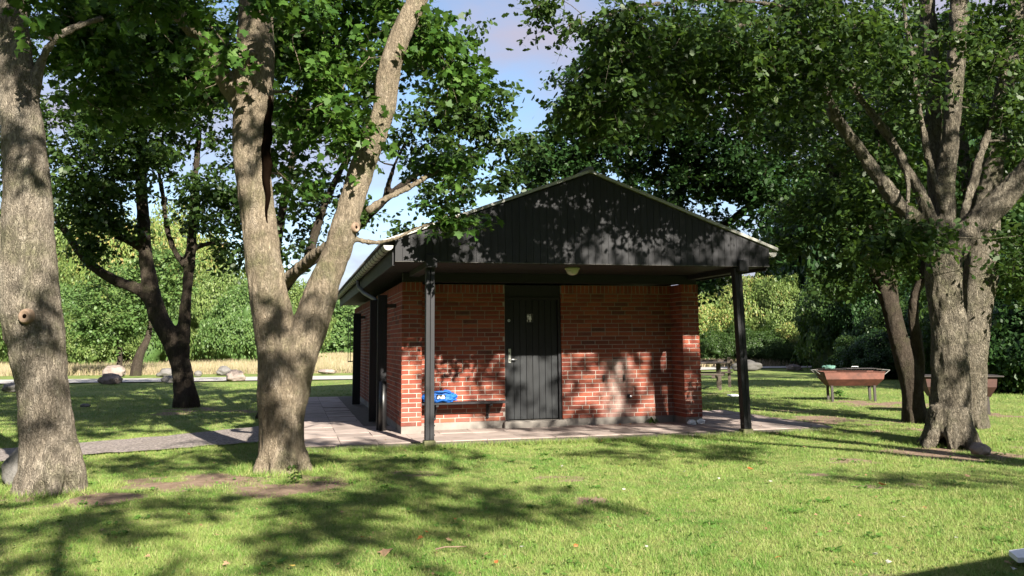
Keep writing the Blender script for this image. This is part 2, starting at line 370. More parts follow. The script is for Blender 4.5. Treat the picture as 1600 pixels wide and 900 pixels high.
# gravel path joining the paving on the left
pl = [(0,0)]*0
top = [gr(-420,735), gr(-150,714), gr(0,699), gr(125,690), gr(260,679), gr(330,672), gr(400,665)]
bot = [gr(-420,765), gr(-150,738), gr(0,719), gr(125,708), gr(260,700), gr(330,694), gr(400,689)]
top.append(l2w(-2.0, 2.1)); bot.append(l2w(-1.99,-.9))
def resamp(P, n=40, jit=.05, seed=1):
    P = [Vector((p[0],p[1])) for p in P]; d = [0]
    for a, b_ in zip(P, P[1:]): d.append(d[-1]+(b_-a).length)
    out = []
    for i in range(n):
        t = d[-1]*i/(n-1); k = max(j for j in range(len(d)-1) if d[j] <= t+1e-9); q = P[k].lerp(P[k+1], (t-d[k])/(d[k+1]-d[k]))
        out.append((q.x+jit*math.sin(i*1.7+seed), q.y+jit*math.sin(i*2.3+seed*2)))
    return out
PATH_T, PATH_B = resamp(top, 40, .04, 1), resamp(bot, 40, .05, 3)
ribbon('gravel_path', PATH_T, PATH_B, -.014, MT['gravel'])
ribbon('road', [(-80,34.5),(-16,36.2),(-5,37.5),(12,45.5),(22,47),(40,46)], [(-80,31.0),(-16,32.4),(-5,33.6),(12,42.2),(22,43.5),(40,42)], .004, MT['road'])

# paving slabs, each with its own slight tilt
def paving():
    mb = MB(); rnd = random.Random(4); s = .5
    for i in range(-4, 12):
        for j in range(-4, 19):
            u, v = i*s+.02, j*s-.02
            if -.3 < u < 4.1 and v > .1 and v < 9.5: continue
            if u+s > -.5 and u+s < 4.3 and v > .6 and v < 9: continue
            if u > 4.2 and v > 1.8: continue
            if v < -2.0 or (u > 5.7): continue
            z = rnd.uniform(-.004, .004); tx, ty = rnd.uniform(-.003,.003), rnd.uniform(-.003,.003)
            g = .003
            P = [(u+g,v+g),(u+s-g,v+g),(u+s-g,v+s-g),(u+g,v+s-g)]
            zz = [z+tx*a+ty*b_ for a, b_ in ((-1,-1),(1,-1),(1,1),(-1,1))]
            mb.add([(p[0],p[1],q) for p, q in zip(P, zz)]+[(p[0],p[1],-.05) for p in P], [(0,1,2,3),(0,4,5,1),(1,5,6,2),(2,6,7,3),(3,7,4,0)])
    o = mb.build('paving', MT['paver'], None); o.location = (OX,OY,0); o.rotation_euler = (0,0,TH); tag(o, kind='structure')
    o2 = MB().box(-2.0, 5.7, -2.0, 9.6, -.05, -.012).build('paving_bed', MT['joint'], None); o2.location = (OX,OY,0); o2.rotation_euler = (0,0,TH); tag(o2, kind='structure')
paving()
def in_paving(x, y):
    u, v = w2l(x, y); return (u > -2.02) & (u < 5.72) & (v > -2.03) & (v < 9.6) & ~((u > 4.7) & (v > 1.9))
def in_path(x, y):
    T = np.array(sorted(PATH_T)); B = np.array(sorted(PATH_B))
    return (x < -3.2) & (y < np.interp(x, T[:,0], T[:,1])-.02) & (y > np.interp(x, B[:,0], B[:,1])+.02)

# ------------------------------------------------------------ the toilet building
BLD = empty('toilet_building', (OX,OY,0), TH, label='small red brick toilet building with black timber gable and porch posts', cat='building')
def brick_run(mb, p0, d, n, length, z0, rows, seed, holes=(), soldier=True, ret=False):
    """bricks on a plane: p0 start, d direction along the wall, n outward normal"""
    rnd = random.Random(seed); bl, bh, j = .24, .0695, .0125
    p0 = Vector(p0); d = Vector(d); n = Vector(n)
    def brick(s0, s1, za, zb):
        if s1-s0 < .02: return
        out = rnd.uniform(-.0012,.0015); c = .0022
        a = p0+d*s0; b_ = p0+d*s1; k = n*out; ins = n*(-.03)
        f = [a+d*c+k, b_-d*c+k]
        vs = [Vector((q.x,q.y,z)) for z in (za+c, zb-c) for q in f]+[Vector((q.x,q.y,z)) for z in (za, zb) for q in (a-n*.003, b_-n*.003)]+[Vector((q.x,q.y,z)) for z in (za, zb) for q in (a+ins, b_+ins)]
        mb.add(vs, [(0,1,3,2),(0,4,5,1),(1,5,7,3),(3,7,6,2),(2,6,4,0),(4,8,9,5),(5,9,11,7),(7,11,10,6),(6,10,8,4)])
    for r in range(rows):
        za = z0+r*bh; off = (0,.12,.0,.06,.12,0,.18,.12)[(r*5+seed)%8] if length > .6 else (0,.12)[r%2]
        s = -off
        while s < length:
            l = bl*(.5 if rnd.random() < .07 and length > .6 else 1)
            a, b_ = max(s, 0), min(s+l, length)
            segs = [(a, b_)]
            for h0, h1 in holes:
                segs = [q for (x, y) in segs for q in ((x, min(y, h0)), (max(x, h1), y)) if q[1]-q[0] > .015]
            for x, y in segs:
                if length-y < .001: brick(x, y, za, za+bh-j)
                else: brick(x, y-j, za, za+bh-j)
            s += l
    if soldier:
        za = z0+rows*bh; s = 0
        while s < length-.01:
            if not any(h0-.04 < s < h1 for h0, h1 in holes): brick(s, min(s+.0695-j, length), za, za+.13)
            s += .0695
z0b = .112; ROWS = 29
mb = MB()
brick_run(mb, (-.246,0,0), (1,0,0), (0,-1,0), 4.292, z0b, ROWS, 1, holes=((1.411,2.352),))
brick_run(mb, (-.554,-.45,0), (1,0,0), (0,-1,0), .308, z0b, ROWS, 2)
brick_run(mb, (4.046,-.45,0), (1,0,0), (0,-1,0), .302, z0b, ROWS, 3)
brick_run(mb, (-.246,-.45,0), (0,1,0), (1,0,0), .45, z0b, ROWS, 4)
brick_run(mb, (4.046,-.45,0), (0,1,0), (-1,0,0), .45, z0b, ROWS, 5)
brick_run(mb, (-.554,-.45,0), (0,1,0), (-1,0,0), 10.3, z0b, ROWS, 6)
brick_run(mb, (4.348,-.45,0), (0,1,0), (1,0,0), 10.3, z0b, ROWS, 7)
walls = mb.build('wall', MT['brick'], BLD, uv=False)
mb = MB(); zt = 2.262; q = .0075                                         # mortar body just behind the brick faces
mb.prism([(-.246+q,-.45+q),(-.246+q-.29,-.45+q),(-.554+q,9.85),(4.348-q,9.85),(4.348-q,-.45+q),(4.046+q,-.45+q),(4.046+q,q),(2.106,q),(2.106,.3),(1.165,.3),(1.165,q),(-.246-q,q),(-.246-q,-.45+q)][0:0] or
         [(-.554+q,-.45+q),(-.246-q,-.45+q),(-.246-q,q),(1.165-q,q),(1.165-q,.25),(2.106+q,.25),(2.106+q,q),(4.046+q,q),(4.046+q,-.45+q),(4.348-q,-.45+q),(4.348-q,9.85-q),(-.554+q,9.85-q)], z0b-.002, zt, 'z')
mb.build('mortar', MT['mortar'], walls)
mb = MB()
mb.prism([(-.549,-.445),(-.251,-.445),(-.251,.006),(1.14,.006),(1.14,.24),(2.13,.24),(2.13,.006),(4.051,.006),(4.051,-.445),(4.343,-.445),(4.343,9.84),(-.549,9.84)], -.1, z0b-.003, 'z')
mb.build('plinth', MT['plinth'], BLD)
MB().box(1.12, 2.15, -.10, .238, -.06, .098, bev=.012).build('door_step', MT['plinth'], BLD)
# door
dr = empty('door', (0,0,0)); dr.parent = BLD
mb = MB(); nb = 8; u_a, u_b = 1.215, 2.06; w = (u_b-u_a)/nb
for i in range(nb): mb.box(u_a+i*w+.0025, u_a+(i+1)*w-.0025, .075, .10, .115, 2.02, bev=.003)
lf = mb.build('leaf', MT['door'], dr)
MB().box(u_a, u_b, .0995, .13, .115, 2.02).build('backing', MT['blackp'], dr)
mb = MB(); mb.box(1.168, 1.213, .03, .20, .10, 2.06); mb.box(2.062, 2.103, .03, .20, .10, 2.06); mb.box(1.213,2.062,.03,.20,2.022,2.06)
mb.box(1.168,2.103,.05,.18,2.062,2.258); mb.build('frame', MT['black'], dr)
mb = MB(); mb.box(1.228,1.272,.062,.0745,1.01,1.235, bev=.003); lp = mb.build('lock_plate', MT['steel'], dr)
MB().tube([(1.252,.062,1.065),(1.252,.025,1.065),(1.262,.015,1.065),(1.36,.015,1.065)], .008, 8).build('handle', MT['steel'], lp, smooth=True)
MB().tube([(1.243,.07,1.165),(1.243,.055,1.165)], .012, 10).build('lock_cylinder', MT['blackp'], lp)
mb = MB(); mb.tube([(1.243,.0745,1.688),(1.243,.060,1.688)], .022, 16); kc = mb.build('round_lock', MT['steel'], dr)
MB().tube([(1.243,.0603,1.688),(1.243,.057,1.688)], .008, 10).build('keyhole', MT['blackp'], kc)
for z in (.42, 1.17, 1.9): MB().tube([(2.066,.066,z-.05),(2.066,.066,z+.05)], .009, 8).build('hinge', MT['blackp'], dr)
# the pictogram plate: two standing figures and a small one
sg = MB().box(1.535,1.655,.069,.0745,1.655,1.80, bev=.002).build('sign', simple('dark_grey_sign_plate',(.03,.03,.028),.4,.1), dr)
mb = MB(); ys = .0672
def fig(u, z, s, skirt):
    mb.tube([(u,.069,z+.118*s),(u,ys,z+.118*s)], .0105*s, 12)
    body = [(u-.017*s,z+.10*s),(u+.017*s,z+.10*s),(u+.024*s,z+.055*s),(u+.011*s,z+.05*s),(u+.011*s,z),(u-.011*s,z),(u-.011*s,z+.05*s),(u-.024*s,z+.055*s)]
    if skirt: body = [(u-.013*s,z+.10*s),(u+.013*s,z+.10*s),(u+.026*s,z+.038*s),(u+.010*s,z+.038*s),(u+.008*s,z),(u-.008*s,z),(u-.010*s,z+.038*s),(u-.026*s,z+.038*s)]
    mb.prism(body, ys, .069, 'y')
fig(1.565,1.705,.68,False); fig(1.60,1.665,.95,True); fig(1.554,1.665,.3,False)
mb.build('pictogram', MT['white'], sg)
# porch posts, beams
for u, nm in ((-.375,0), (4.245,1)):
    po = empty('porch_post', (u,-2.02,0)); po.parent = BLD
    if nm: po.rotation_euler = (0, R(-1.1), 0)
    mb = MB(); mb.box(-.058,-.002,-.06,.06,.075,2.40, bev=.004); mb.box(.002,.058,-.06,.06,.075,2.40, bev=.004); mb.build('post', MT['black'], po)
    MB().box(-.078,.078,-.078,.078,-.06,.072, bev=.012).build('footing', MT['moss'], po)
    [MB().tube([(s*.0585,-.03,z),(s*.072,-.03,z)], .011, 6).build('bolt', MT['rustd'], po) for s in (-1,1) for z in (.14,.26)]
    MB().box(u-.075,u+.075,-2.175,-.46,2.335,2.505, bev=.006).build('beam', MT['black'], BLD)
MB().box(-.54,4.33,-.445,-.33,2.266,2.405).build('cross_beam', MT['blackh'], BLD)
# soffit boards under porch and eaves
mb = MB(); v = -2.04
while v < 11.0: mb.box(-.845,4.68,v,v+.108,2.41,2.425); v += .112
mb.build('soffit', MT['soffit'], BLD)
# gable boarding
UA, UB, APX, SL = -.858, 4.692, 1.905, .366
def roof_z(u, base=2.712): return base+SL*(2.75-abs(u-APX)) if True else 0
mb = MB(); u = UA; rnd = random.Random(8)
while u < UB-.01:
    w = min(.1005, UB-u); a, b_ = u+.0022, u+w-.0022; dv = rnd.uniform(-.0015,.0015)
    pts = [(a,2.418),(b_,2.418),(b_,roof_z(b_)-.015)]
    if a < APX < b_: pts.append((APX,roof_z(APX)-.015))
    pts.append((a,roof_z(a)-.015)); mb.prism(pts, -2.122+dv, -2.10, 'y'); u += w
mb.build('gable_boarding', MT['black'], BLD)
mb = MB(); u = UA
mb.box(UA, UB, -2.124, -2.10, 2.412, 2.4165)
mb.build('drip_edge', simple('worn_board_edge', (.11,.105,.10), .8, .4, 9), BLD)
MB().prism([(UA,2.42),(UB,2.42),(UB,roof_z(UB)-.03),(APX,roof_z(APX)-.03),(UA,roof_z(UA)-.03)], -2.0985, -2.06, 'y').build('gable_backing', MT['blackp'], BLD)
MB().prism([(UA,2.42),(UB,2.42),(UB,roof_z(UB)-.03),(APX,roof_z(APX)-.03),(UA,roof_z(UA)-.03)], 10.9, 10.98, 'y').build('gable_boarding', MT['black'], BLD)
# roof: corrugated sheets with trim
def roof():
    rf = empty('roof'); rf.parent = BLD
    for sgn in (-1, 1):
        n = 500; vv = np.linspace(-2.06, 11.02, n); wz = .022*np.cos((vv)*2*math.pi/.177)
        e = APX+sgn*2.93; V_ = []; 
        for (u, zz) in ((APX, roof_z(APX)), (e, roof_z(APX)-SL*2.93)):
            V_.append(np.stack([np.full(n,u), vv, zz+.035+wz], -1))
        for (u, zz) in ((APX, roof_z(APX)), (e, roof_z(APX)-SL*2.93)):
            V_.append(np.stack([np.full(n,u), vv, zz+.027+wz], -1))
        V_ = np.concatenate(V_); i = np.arange(n-1)
        Fs = np.concatenate([np.stack([i,i+1,n+i+1,n+i],-1), np.stack([2*n+i,3*n+i,3*n+i+1,2*n+i+1],-1), np.stack([n+i,n+i+1,3*n+i+1,3*n+i],-1)])
        mesh_np('roof_sheet', V_, Fs, MT['roof'], rf, smooth=True)
        ang = math.atan(SL)
        for (va, vb) in ((-2.15,-2.03),(10.99,11.08)):
            p = [(APX,roof_z(APX)+.005),(e,roof_z(APX)-SL*2.93+.005+ (0.0)),(e,roof_z(APX)-SL*2.93+.048),(APX,roof_z(APX)+.048)]
            MB().prism(p, va, vb, 'y').build('verge_trim', MT['trim'], rf)
    MB().tube([(APX,-2.15,roof_z(APX)+.045),(APX,11.08,roof_z(APX)+.045)], .05, 10).build('ridge_cap', MT['roof'], rf, smooth=True)
roof()
for sgn in (-1, 1):
    uf = APX+sgn*2.79
    a, b_ = sorted((uf, uf-sgn*.028)); MB().box(a, b_, -2.055, 11.0, 2.365, 2.60).build('fascia', MT['black'], BLD)
    ug = APX+sgn*2.852; zg = 2.625; gut = MB(); seg = 10; n = 2
    prof = [(ug+.068*math.cos(math.pi+math.pi*k/seg), zg+.068*math.sin(math.pi+math.pi*k/seg)) for k in range(seg+1)]
    prof += [(ug+.062*math.cos(2*math.pi-math.pi*k/seg), zg+.062*math.sin(2*math.pi-math.pi*k/seg)) for k in range(seg+1)]
    gut.prism(prof, -2.12, 11.05, 'y')
    cap = [(ug+.066*math.cos(math.pi+math.pi*k/seg), zg+.066*math.sin(math.pi+math.pi*k/seg)) for k in range(seg+1)]
    gut.prism(cap, -2.13, -2.121, 'y'); gut.prism(cap, 11.051, 11.06, 'y')
    go_ = gut.build('gutter', MT['trim'] , BLD)
    v = -1.8
    while v < 11:
        MB().tube([(ug+.071*math.cos(math.pi*1.0+math.pi*k/8), v, zg+.071*math.sin(math.pi+math.pi*k/8)) for k in range(9)], .006, 5).build('bracket', MT['rustd'], go_); v += .42
mb = MB()
pp = [(-.945,3.3,2.57),(-.945,3.28,2.47),(-.93,3.22,2.40),(-.86,2.85,2.28),(-.72,2.25,2.14),(-.665,2.05,2.06),(-.645,2.0,1.96),(-.64,2.0,1.0),(-.64,2.0,.05)]
mb.tube(pp, .038, 12); mb.build('downpipe', MT['pipe'], BLD, smooth=True)
for v_, ua_, ub_, zt_ in ((.25,-.85,-.70,2.10),(1.80,-.835,-.69,2.10),(6.22,-.82,-.65,2.02)):
    b2 = MB(); b2.box(ua_, ub_, v_, v_+.06, .0, zt_, bev=.006); b2.build('eave_post', MT['black'], BLD)
    MB().box(ub_-.01, -.557, v_+.015, v_+.045, 1.9, 1.96).build('post_bracket', MT['rustd'], BLD)
MB().tube([(-.76,.20,.0),(-.76,.20,.75)], .062, 14).build('pipe_sleeve', MT['blackp'], BLD, smooth=True)
MB().box(-.571,-.5565,2.15,3.05,.12,2.1).build('side_door', MT['door'], BLD)
MB().box(-.575,-.5565,4.3,4.42,1.45,1.95).build('wall_notice', simple('grey_white_plate',(.5,.5,.48),.6,.05), BLD)
mb = MB()
for z in (.95,1.3,1.65,1.98): mb.box(-.93,-.825,6.19,6.215,z-.012,z+.012)
for u in (-.93,-.88): mb.tube([(u,6.2,.93),(u,6.2,2.0)], .008, 6)
mb.build('wire_rack', simple('pale_green_metal',(.25,.30,.16),.5,.1), BLD)
# wall bench: plank on two brackets
bn = empty('wall_bench'); bn.parent = BLD
mb = MB(); mb.box(-.235,1.13,-.30,-.165,.40,.43, bev=.006); mb.box(-.235,1.13,-.155,-.02,.40,.43, bev=.006); mb.build('seat', MT['black'], bn)
for u in (.02,.86):
    MB().box(u-.02,u+.02,-.285,0,.37,.397).box(u-.02,u+.02,-.028,0,.16,.37).tube([(u,-.25,.375),(u,-.03,.20)], .012, 6).build('bracket', MT['blackh'], bn)
# water outlet, fixings
mb = MB(); mb.tube([(3.255,.0,.44),(3.255,-.05,.44)], .035, 14); tp = mb.build('water_outlet', MT['blackp'], BLD, smooth=False)
MB().tube([(3.268,-.045,.44),(3.268,-.062,.445)], .017, 12).build('cap', MT['steel'], tp)
for u in (2.82, 3.18): MB().box(u-.014,u+.014,-.03,0,.70,.79).box(u-.01,u+.01,-.045,-.03,.70,.72).build('hook', MT['rustd'], BLD)
MB().tube([(3.03,0,.97),(3.03,-.05,.97),(3.03,-.06,.985)], .008, 6).build('hook', MT['steel'], BLD)
# soffit lamp
lm = empty('ceiling_lamp', (1.785,-1.6,.36)); lm.parent = BLD; lm.scale = (.85,.85,.85)
MB().lathe([(0,2.409),(.125,2.409),(.132,2.40),(.132,2.385),(.118,2.375),(.112,2.37)], 24).build('lamp_base', simple('yellowed_lamp_rim',(.33,.34,.22),.5,.15), lm, smooth=True)
MB().lathe([(.112,2.374),(.108,2.345),(.092,2.315),(.065,2.292),(.03,2.28),(.001,2.278)], 24).build('lamp_globe', MT['glass'], lm, smooth=True)
# extra brackets at beam ends
# ------------------------------------------------------------ things on and by the building
def soft(name, mat, loc, size, seed=0, amp=.12, sub=4, parent=None, freq=2.2, flat=.0, fold=0, pw=2.0):
    bm = bmesh.new(); bmesh.ops.create_icosphere(bm, subdivisions=sub, radius=1)
    for v in bm.verts:
        c = v.co.copy(); n = noise.fractal(c*freq+Vector((seed*7.3,seed,2)), 1, 2, 4)
        m = 1+amp*n
        if fold: m += fold*abs(noise.noise(c*5+Vector((seed,3,1))))
        if pw != 2.0:
            c = Vector([math.copysign(abs(t)**(2/pw), t) for t in c])
        v.co = Vector((c.x*m*size[0], c.y*m*size[1], c.z*m*size[2]))
        if v.co.z < -flat*size[2]: v.co.z = -flat*size[2]+(v.co.z+flat*size[2])*.15
    me = bpy.data.meshes.new(name); bm.to_mesh(me); bm.free()
    me.polygons.foreach_set('use_smooth', np.ones(len(me.polygons), dtype=bool)); me.materials.append(mat)
    o = bpy.data.objects.new(name, me); COL.objects.link(o); o.location = loc; o.parent = parent; return o
bg_ = empty('bag', l2w(.06,-.17,.431), TH, label='bright blue bag lying on the black bench against the brick wall', cat='bag')
soft('bag_body', MT['blue'], (0,0,.072), (.255,.115,.082), 3, .16, 5, bg_, 3.2, .85, .16, pw=2.5)
mb = MB(); mb.tube([(-.12,-.07,.13),(-.10,-.11,.165),(0,-.12,.17),(.10,-.115,.165),(.17,-.085,.14)], .012, 8); mb.tube([(.05,.0,.15),(.09,-.03,.185),(.15,-.04,.175),(.2,-.03,.13)], .011, 8)
mb.build('strap', MT['blue'], bg_, smooth=True)
pt_ = MB(); pt_.box(-.055,.085,-.129,-.10,.055,.125, bev=.01); pr = pt_.build('print_patch', MT['blackp'], bg_)
mb = MB()
for (a, c, r_) in ((-.02,.09,.018),(.02,.075,.014),(.045,.10,.017),(.06,.075,.013),(-.035,.07,.011)): mb.tube([(a,-.1295,c),(a,-.133,c)], r_, 9)
mb.build('print', MT['white'], pr)
for k, (px, py, s) in enumerate(((1081,664,.052),(1094,662,.058))):
    g = gr(px, py, .0); o = soft('crumpled_paper', MT['white'], (g.x,g.y,.035), (s*1.25,s,.045), k+5, .35, 4, None, 2.6, .7, .25)
    tag(o, ['crumpled white paper lying left of its twin at the foot of the right brick pier','larger crumpled white paper at the outer corner of the right brick pier'][k], 'paper')
g = gr(1146,618); o = MB().box(-.13,.13,-.09,.09,0,.012).box(-.12,.12,-.07,.09,.012,.03).build('paper', MT['white']); o.location = (g.x,g.y,-.01); o.rotation_euler = (.06,0,.35)
tag(o, 'white sheet of paper on the grass in front of the picnic table', 'paper')

# ------------------------------------------------------------ leaves and trees
def tmpl(kind):
    if kind == 'maple':
        P = [(0,0),(.22,.10),(.50,.02),(.40,.28),(.56,.50),(.27,.52),(.20,.72),(0,1.0),(-.20,.72),(-.27,.52),(-.56,.50),(-.40,.28),(-.50,.02),(-.22,.10)]
    elif kind == 'oak':
        P = [(0,0),(.16,.22),(.30,.38),(.20,.52),(.30,.72),(.12,.95),(0,1.02),(-.12,.95),(-.30,.72),(-.20,.52),(-.30,.38),(-.16,.22)]
    elif kind == 'mid': P = [(0,0),(.30,.30),(.24,.72),(0,1),(-.24,.72),(-.30,.30)]
    else: P = [(0,0),(.40,.45),(0,1),(-.40,.45)]
    P = np.array(P, float); z = -.28*np.abs(P[:,0])-.16*P[:,1]**2
    return np.column_stack([P[:,0], P[:,1]-.1, z])
def leaf_verts(C, Nrm, size, kind, rng):
    """C (n,3) positions, Nrm (n,3) normals, size (n,)"""
    T = tmpl(kind); n = len(C)
    Nrm = Nrm/np.linalg.norm(Nrm, axis=1, keepdims=True)
    rv = rng.normal(size=(n,3)); rv[:,2] -= .5; a = rv-Nrm*(rv*Nrm).sum(1, keepdims=True); a /= np.linalg.norm(a, axis=1, keepdims=True)
    b = np.cross(Nrm, a)
    V = C[:,None,:] + size[:,None,None]*(T[None,:,0:1]*b[:,None,:]+T[None,:,1:2]*a[:,None,:]+T[None,:,2:3]*Nrm[:,None,:])
    k = len(T); Fa = np.arange(n*k).reshape(n, k)
    return V.reshape(-1,3), Fa
def smooth_path(P, Rr, n=8):
    P = [Vector(p) for p in P]; out, ro = [], []
    for i in range(len(P)-1):
        p0 = P[max(i-1,0)]; p1 = P[i]; p2 = P[i+1]; p3 = P[min(i+2,len(P)-1)]
        for k in range(n):
            t = k/n; out.append(.5*((2*p1)+(p2-p0)*t+(2*p0-5*p1+4*p2-p3)*t*t+(3*p1-p0-3*p2+p3)*t**3)); ro.append(Rr[i]*(1-t)+Rr[i+1]*t)
    out.append(P[-1]); ro.append(Rr[-1]); return out, ro
def add_flare(P, Rr): return P, Rr
def trunk_mesh(limbs, mat, parent, voxel=.022, amp=.02, roots=0, seed=0, rootbase=None, knots=()):
    mb = MB(); nodes = []
    for P, Rr in limbs:
        sp, sr = smooth_path(P, Rr); mb.tube(sp, sr, 14); nodes += [(p, r_) for p, r_ in zip(sp, sr)]
    if roots:
        c, r_ = rootbase; rn = random.Random(seed+3)
        for k in range(roots):
            a = 2*math.pi*k/roots+rn.uniform(-.3,.3); d = Vector((math.cos(a), math.sin(a), 0)); L_ = r_*rn.uniform(1.05,1.35)
            mb.tube([c+d*r_*.35+Vector((0,0,r_*1.5)), c+d*r_*.8+Vector((0,0,r_*.5)), c+d*L_+Vector((0,0,-.07))], [r_*.42,r_*.36,r_*.2], 10)
    for kp, kd, kr in knots: mb.tube([kp-kd*.1, kp+kd*kr*1.2], [kr*1.5, kr*1.0], 12)
    o = mb.build('trunk', mat, parent, smooth=True, uv=False)
    m = o.modifiers.new('remesh','REMESH'); m.mode = 'VOXEL'; m.voxel_size = voxel; m.use_smooth_shade = True
    s = o.modifiers.new('smooth','SMOOTH'); s.iterations = 6; s.factor = .6
    dg = bpy.context.evaluated_depsgraph_get(); me = bpy.data.meshes.new_from_object(o.evaluated_get(dg)); old = o.data
    o.modifiers.clear(); o.data = me; bpy.data.meshes.remove(old)
    n = len(me.vertices); co = np.empty(n*3, np.float32); me.vertices.foreach_get('co', co); co = co.reshape(-1,3)
    no = np.empty(n*3, np.float32); me.vertex_normals.foreach_get('vector', no); no = no.reshape(-1,3)
    d = amp*(fbm(co[:,0]*5+seed, co[:,1]*5, co[:,2]*1.4, 3, 3)-.5)*2.6 + amp*.9*(fbm(co[:,0]*24, co[:,1]*24, co[:,2]*5, 3, 9)-.5)*2
    co = co+no*d[:,None]; me.vertices.foreach_set('co', co.astype(np.float32).ravel())
    me.polygons.foreach_set('use_smooth', np.ones(len(me.polygons), dtype=bool)); me.update()
    if not me.materials: me.materials.append(mat)
    return o, nodes
def make_tree(name, label, limbs, blobs, leafmat, bark, lsize=.11, kind='oak', lpc=45, voxel=.03, amp=.02, roots=0, seed=0, cat='tree', group=None,
              spread=.33, rootbase=None, knots=(), twigr=.02, up=.7, fine=False):
    rng = np.random.default_rng(seed+11)
    base = Vector(limbs[0][0][0]); T = empty(name, (0,0,0), label=label, cat=cat, group=group)
    base = Vector((base.x, base.y, 0)); T.location = base
    lim = [([Vector(p)-base for p in P], Rr) for P, Rr in limbs]
    rb = (Vector(rootbase[0])-base, rootbase[1]) if rootbase else (Vector((0,0,0)), limbs[0][1][0])
    o, nodes = trunk_mesh(lim, bark, T, voxel, amp, roots, seed, rb, [(Vector(k[0])-base, Vector(k[1]).normalized(), k[2]) for k in knots])
    # clump centres
    Cs = []
    for b_ in blobs:
        c = np.array(b_[0])-np.array(base); r_ = np.array(b_[1]); n = b_[2]
        p = rng.normal(size=(n*3,3)); p /= np.linalg.norm(p, axis=1, keepdims=True); p *= (rng.random((n*3,1))**(1/2.2)); p = p*r_+c
        w = p+np.array(base); nz = fbm(w[:,0]*.9, w[:,1]*.9, w[:,2]*1.1, 2, 21+seed); sel = p[np.argsort(-nz)][:int(n*2.1)]; rng.shuffle(sel); Cs.append(sel[:n])
    Cs = np.concatenate(Cs)
    NP = np.array([tuple(p) for p, r_ in nodes]); NR = np.array([r_ for p, r_ in nodes])
    ok = NP[:,2] > max(.9, .35*NP[:,2].max()) if NP[:,2].max() > 3 else NP[:,2] > -1
    NP, NR = NP[ok], NR[ok]
    # grow branches: nearest clumps first, later ones may fork from earlier ones
    dist = np.array([np.min(np.linalg.norm(NP-c, axis=1)) for c in Cs]); order = np.argsort(dist)
    tme = o.data; nv = len(tme.vertices); tco = np.empty(nv*3, np.float32); tme.vertices.foreach_get('co', tco); tco = tco.reshape(-1,3)
    cap = max(len(NP)+len(Cs)*5, 10); P_ = np.zeros((cap,3)); Q_ = np.zeros(cap); VI = np.zeros(cap, int)-1; m = len(NP); P_[:m] = NP; Q_[:m] = np.minimum(NR*.6, .06)
    tipdir = np.zeros_like(Cs); wood = MB(); wood.v = [tuple(x) for x in tco]; wood.f = [tuple(p.vertices) for p in tme.polygons]
    for i in order:
        c = Cs[i]; dv = P_[:m]-c; d = np.linalg.norm(dv, axis=1)+.6*np.maximum(0, dv[:,2]); k = int(np.argmin(d)); s = P_[k]; r_ = max(.007, min(Q_[k]*.75, twigr+.012*d[k]))
        v = c-s; L_ = np.linalg.norm(v); tipdir[i] = v/(L_+1e-6); off = rng.normal(size=3)*L_*.10; off[2] += L_*.08; o2 = rng.normal(size=3)*L_*.05
        ts = (0,.27,.52,.77,1); pts = [s+v*t+off*math.sin(math.pi*t)+o2*math.sin(2*math.pi*t) for t in ts]; rr = [r_*(1-.72*t) for t in ts]
        sg_ = 4 if r_ < .02 else 6; b0 = len(wood.v); wood.tube([tuple(p) for p in pts], rr, sg_, cap=False)
        if VI[k] < 0: VI[k] = int(np.argmin(((tco-s)**2).sum(1)))
        wood.f.append((b0, b0+1, int(VI[k])))
        P_[m:m+4] = pts[1:]; Q_[m:m+4] = rr[1:]; VI[m:m+4] = [b0+sg_*(q+1) for q in range(4)]; m += 4
    bpy.data.objects.remove(o); bpy.data.meshes.remove(tme)
    wood.build('trunk', bark, T, smooth=True, uv=False, fix=False)
    # leaves
    n = len(Cs); SP = 6; K = max(1, lpc//SP)
    sd = rng.normal(size=(n,SP,3))+tipdir[:,None,:]*.7; sd[:,:,2] = sd[:,:,2]*.6+.05; sd /= np.linalg.norm(sd, axis=2, keepdims=True)
    sl_ = spread*(.7+1.1*rng.random((n,SP,1))); t = rng.random((n,SP,K,1))**.75
    st = Cs[:,None,:]-tipdir[:,None,:]*spread*.6*rng.random((n,SP,1))
    pos = st[:,:,None,:]+sd[:,:,None,:]*sl_[:,:,None,:]*t - np.array([0,0,1.0])*t*t*spread*.18
    pos = (pos+rng.normal(size=pos.shape)*np.array([1,1,.7])*spread*.15).reshape(-1,3); N_ = len(pos)
    nr = np.array([0,0,1.0])*up + rng.normal(size=(N_,3))*.55 + np.repeat(sd.reshape(-1,3), K, axis=0)*.35
    sz = lsize*(.45+.9*rng.random(N_)**.8)
    if fine:
        a_ = st.reshape(-1,3); b_ = (st+sd*sl_*.95).reshape(-1,3)-np.array([0,0,1.0])*spread*.16; q_ = len(a_); w_ = .0035
        o1 = np.array([w_,0,0]); o2 = np.array([-w_*.5,w_*.87,0]); o3 = np.array([-w_*.5,-w_*.87,w_*.3])
        TV = np.stack([a_+o1, a_+o2, a_+o3, b_+o1*.3, b_+o2*.3, b_+o3*.3], 1).reshape(-1,3)
        TF = (np.array([(0,1,4,3),(1,2,5,4),(2,0,3,5)])[None]+np.arange(q_)[:,None,None]*6).reshape(-1,4); tag(mesh_np('twigs', TV, TF, bark, T), kind='stuff')
    V, Fa = leaf_verts(pos, nr, sz, kind, rng)
    mesh_np('crown', V, Fa, leafmat, T)
    return T
def blob(px, py, Y_, rx, ry, rz, n): c = at(px, py, Y_); return ((c.x,c.y,c.z), (rx,ry,rz), n)
def wb(x, y, z, rx, ry, rz, n): return ((x,y,z), (rx,ry,rz), n)
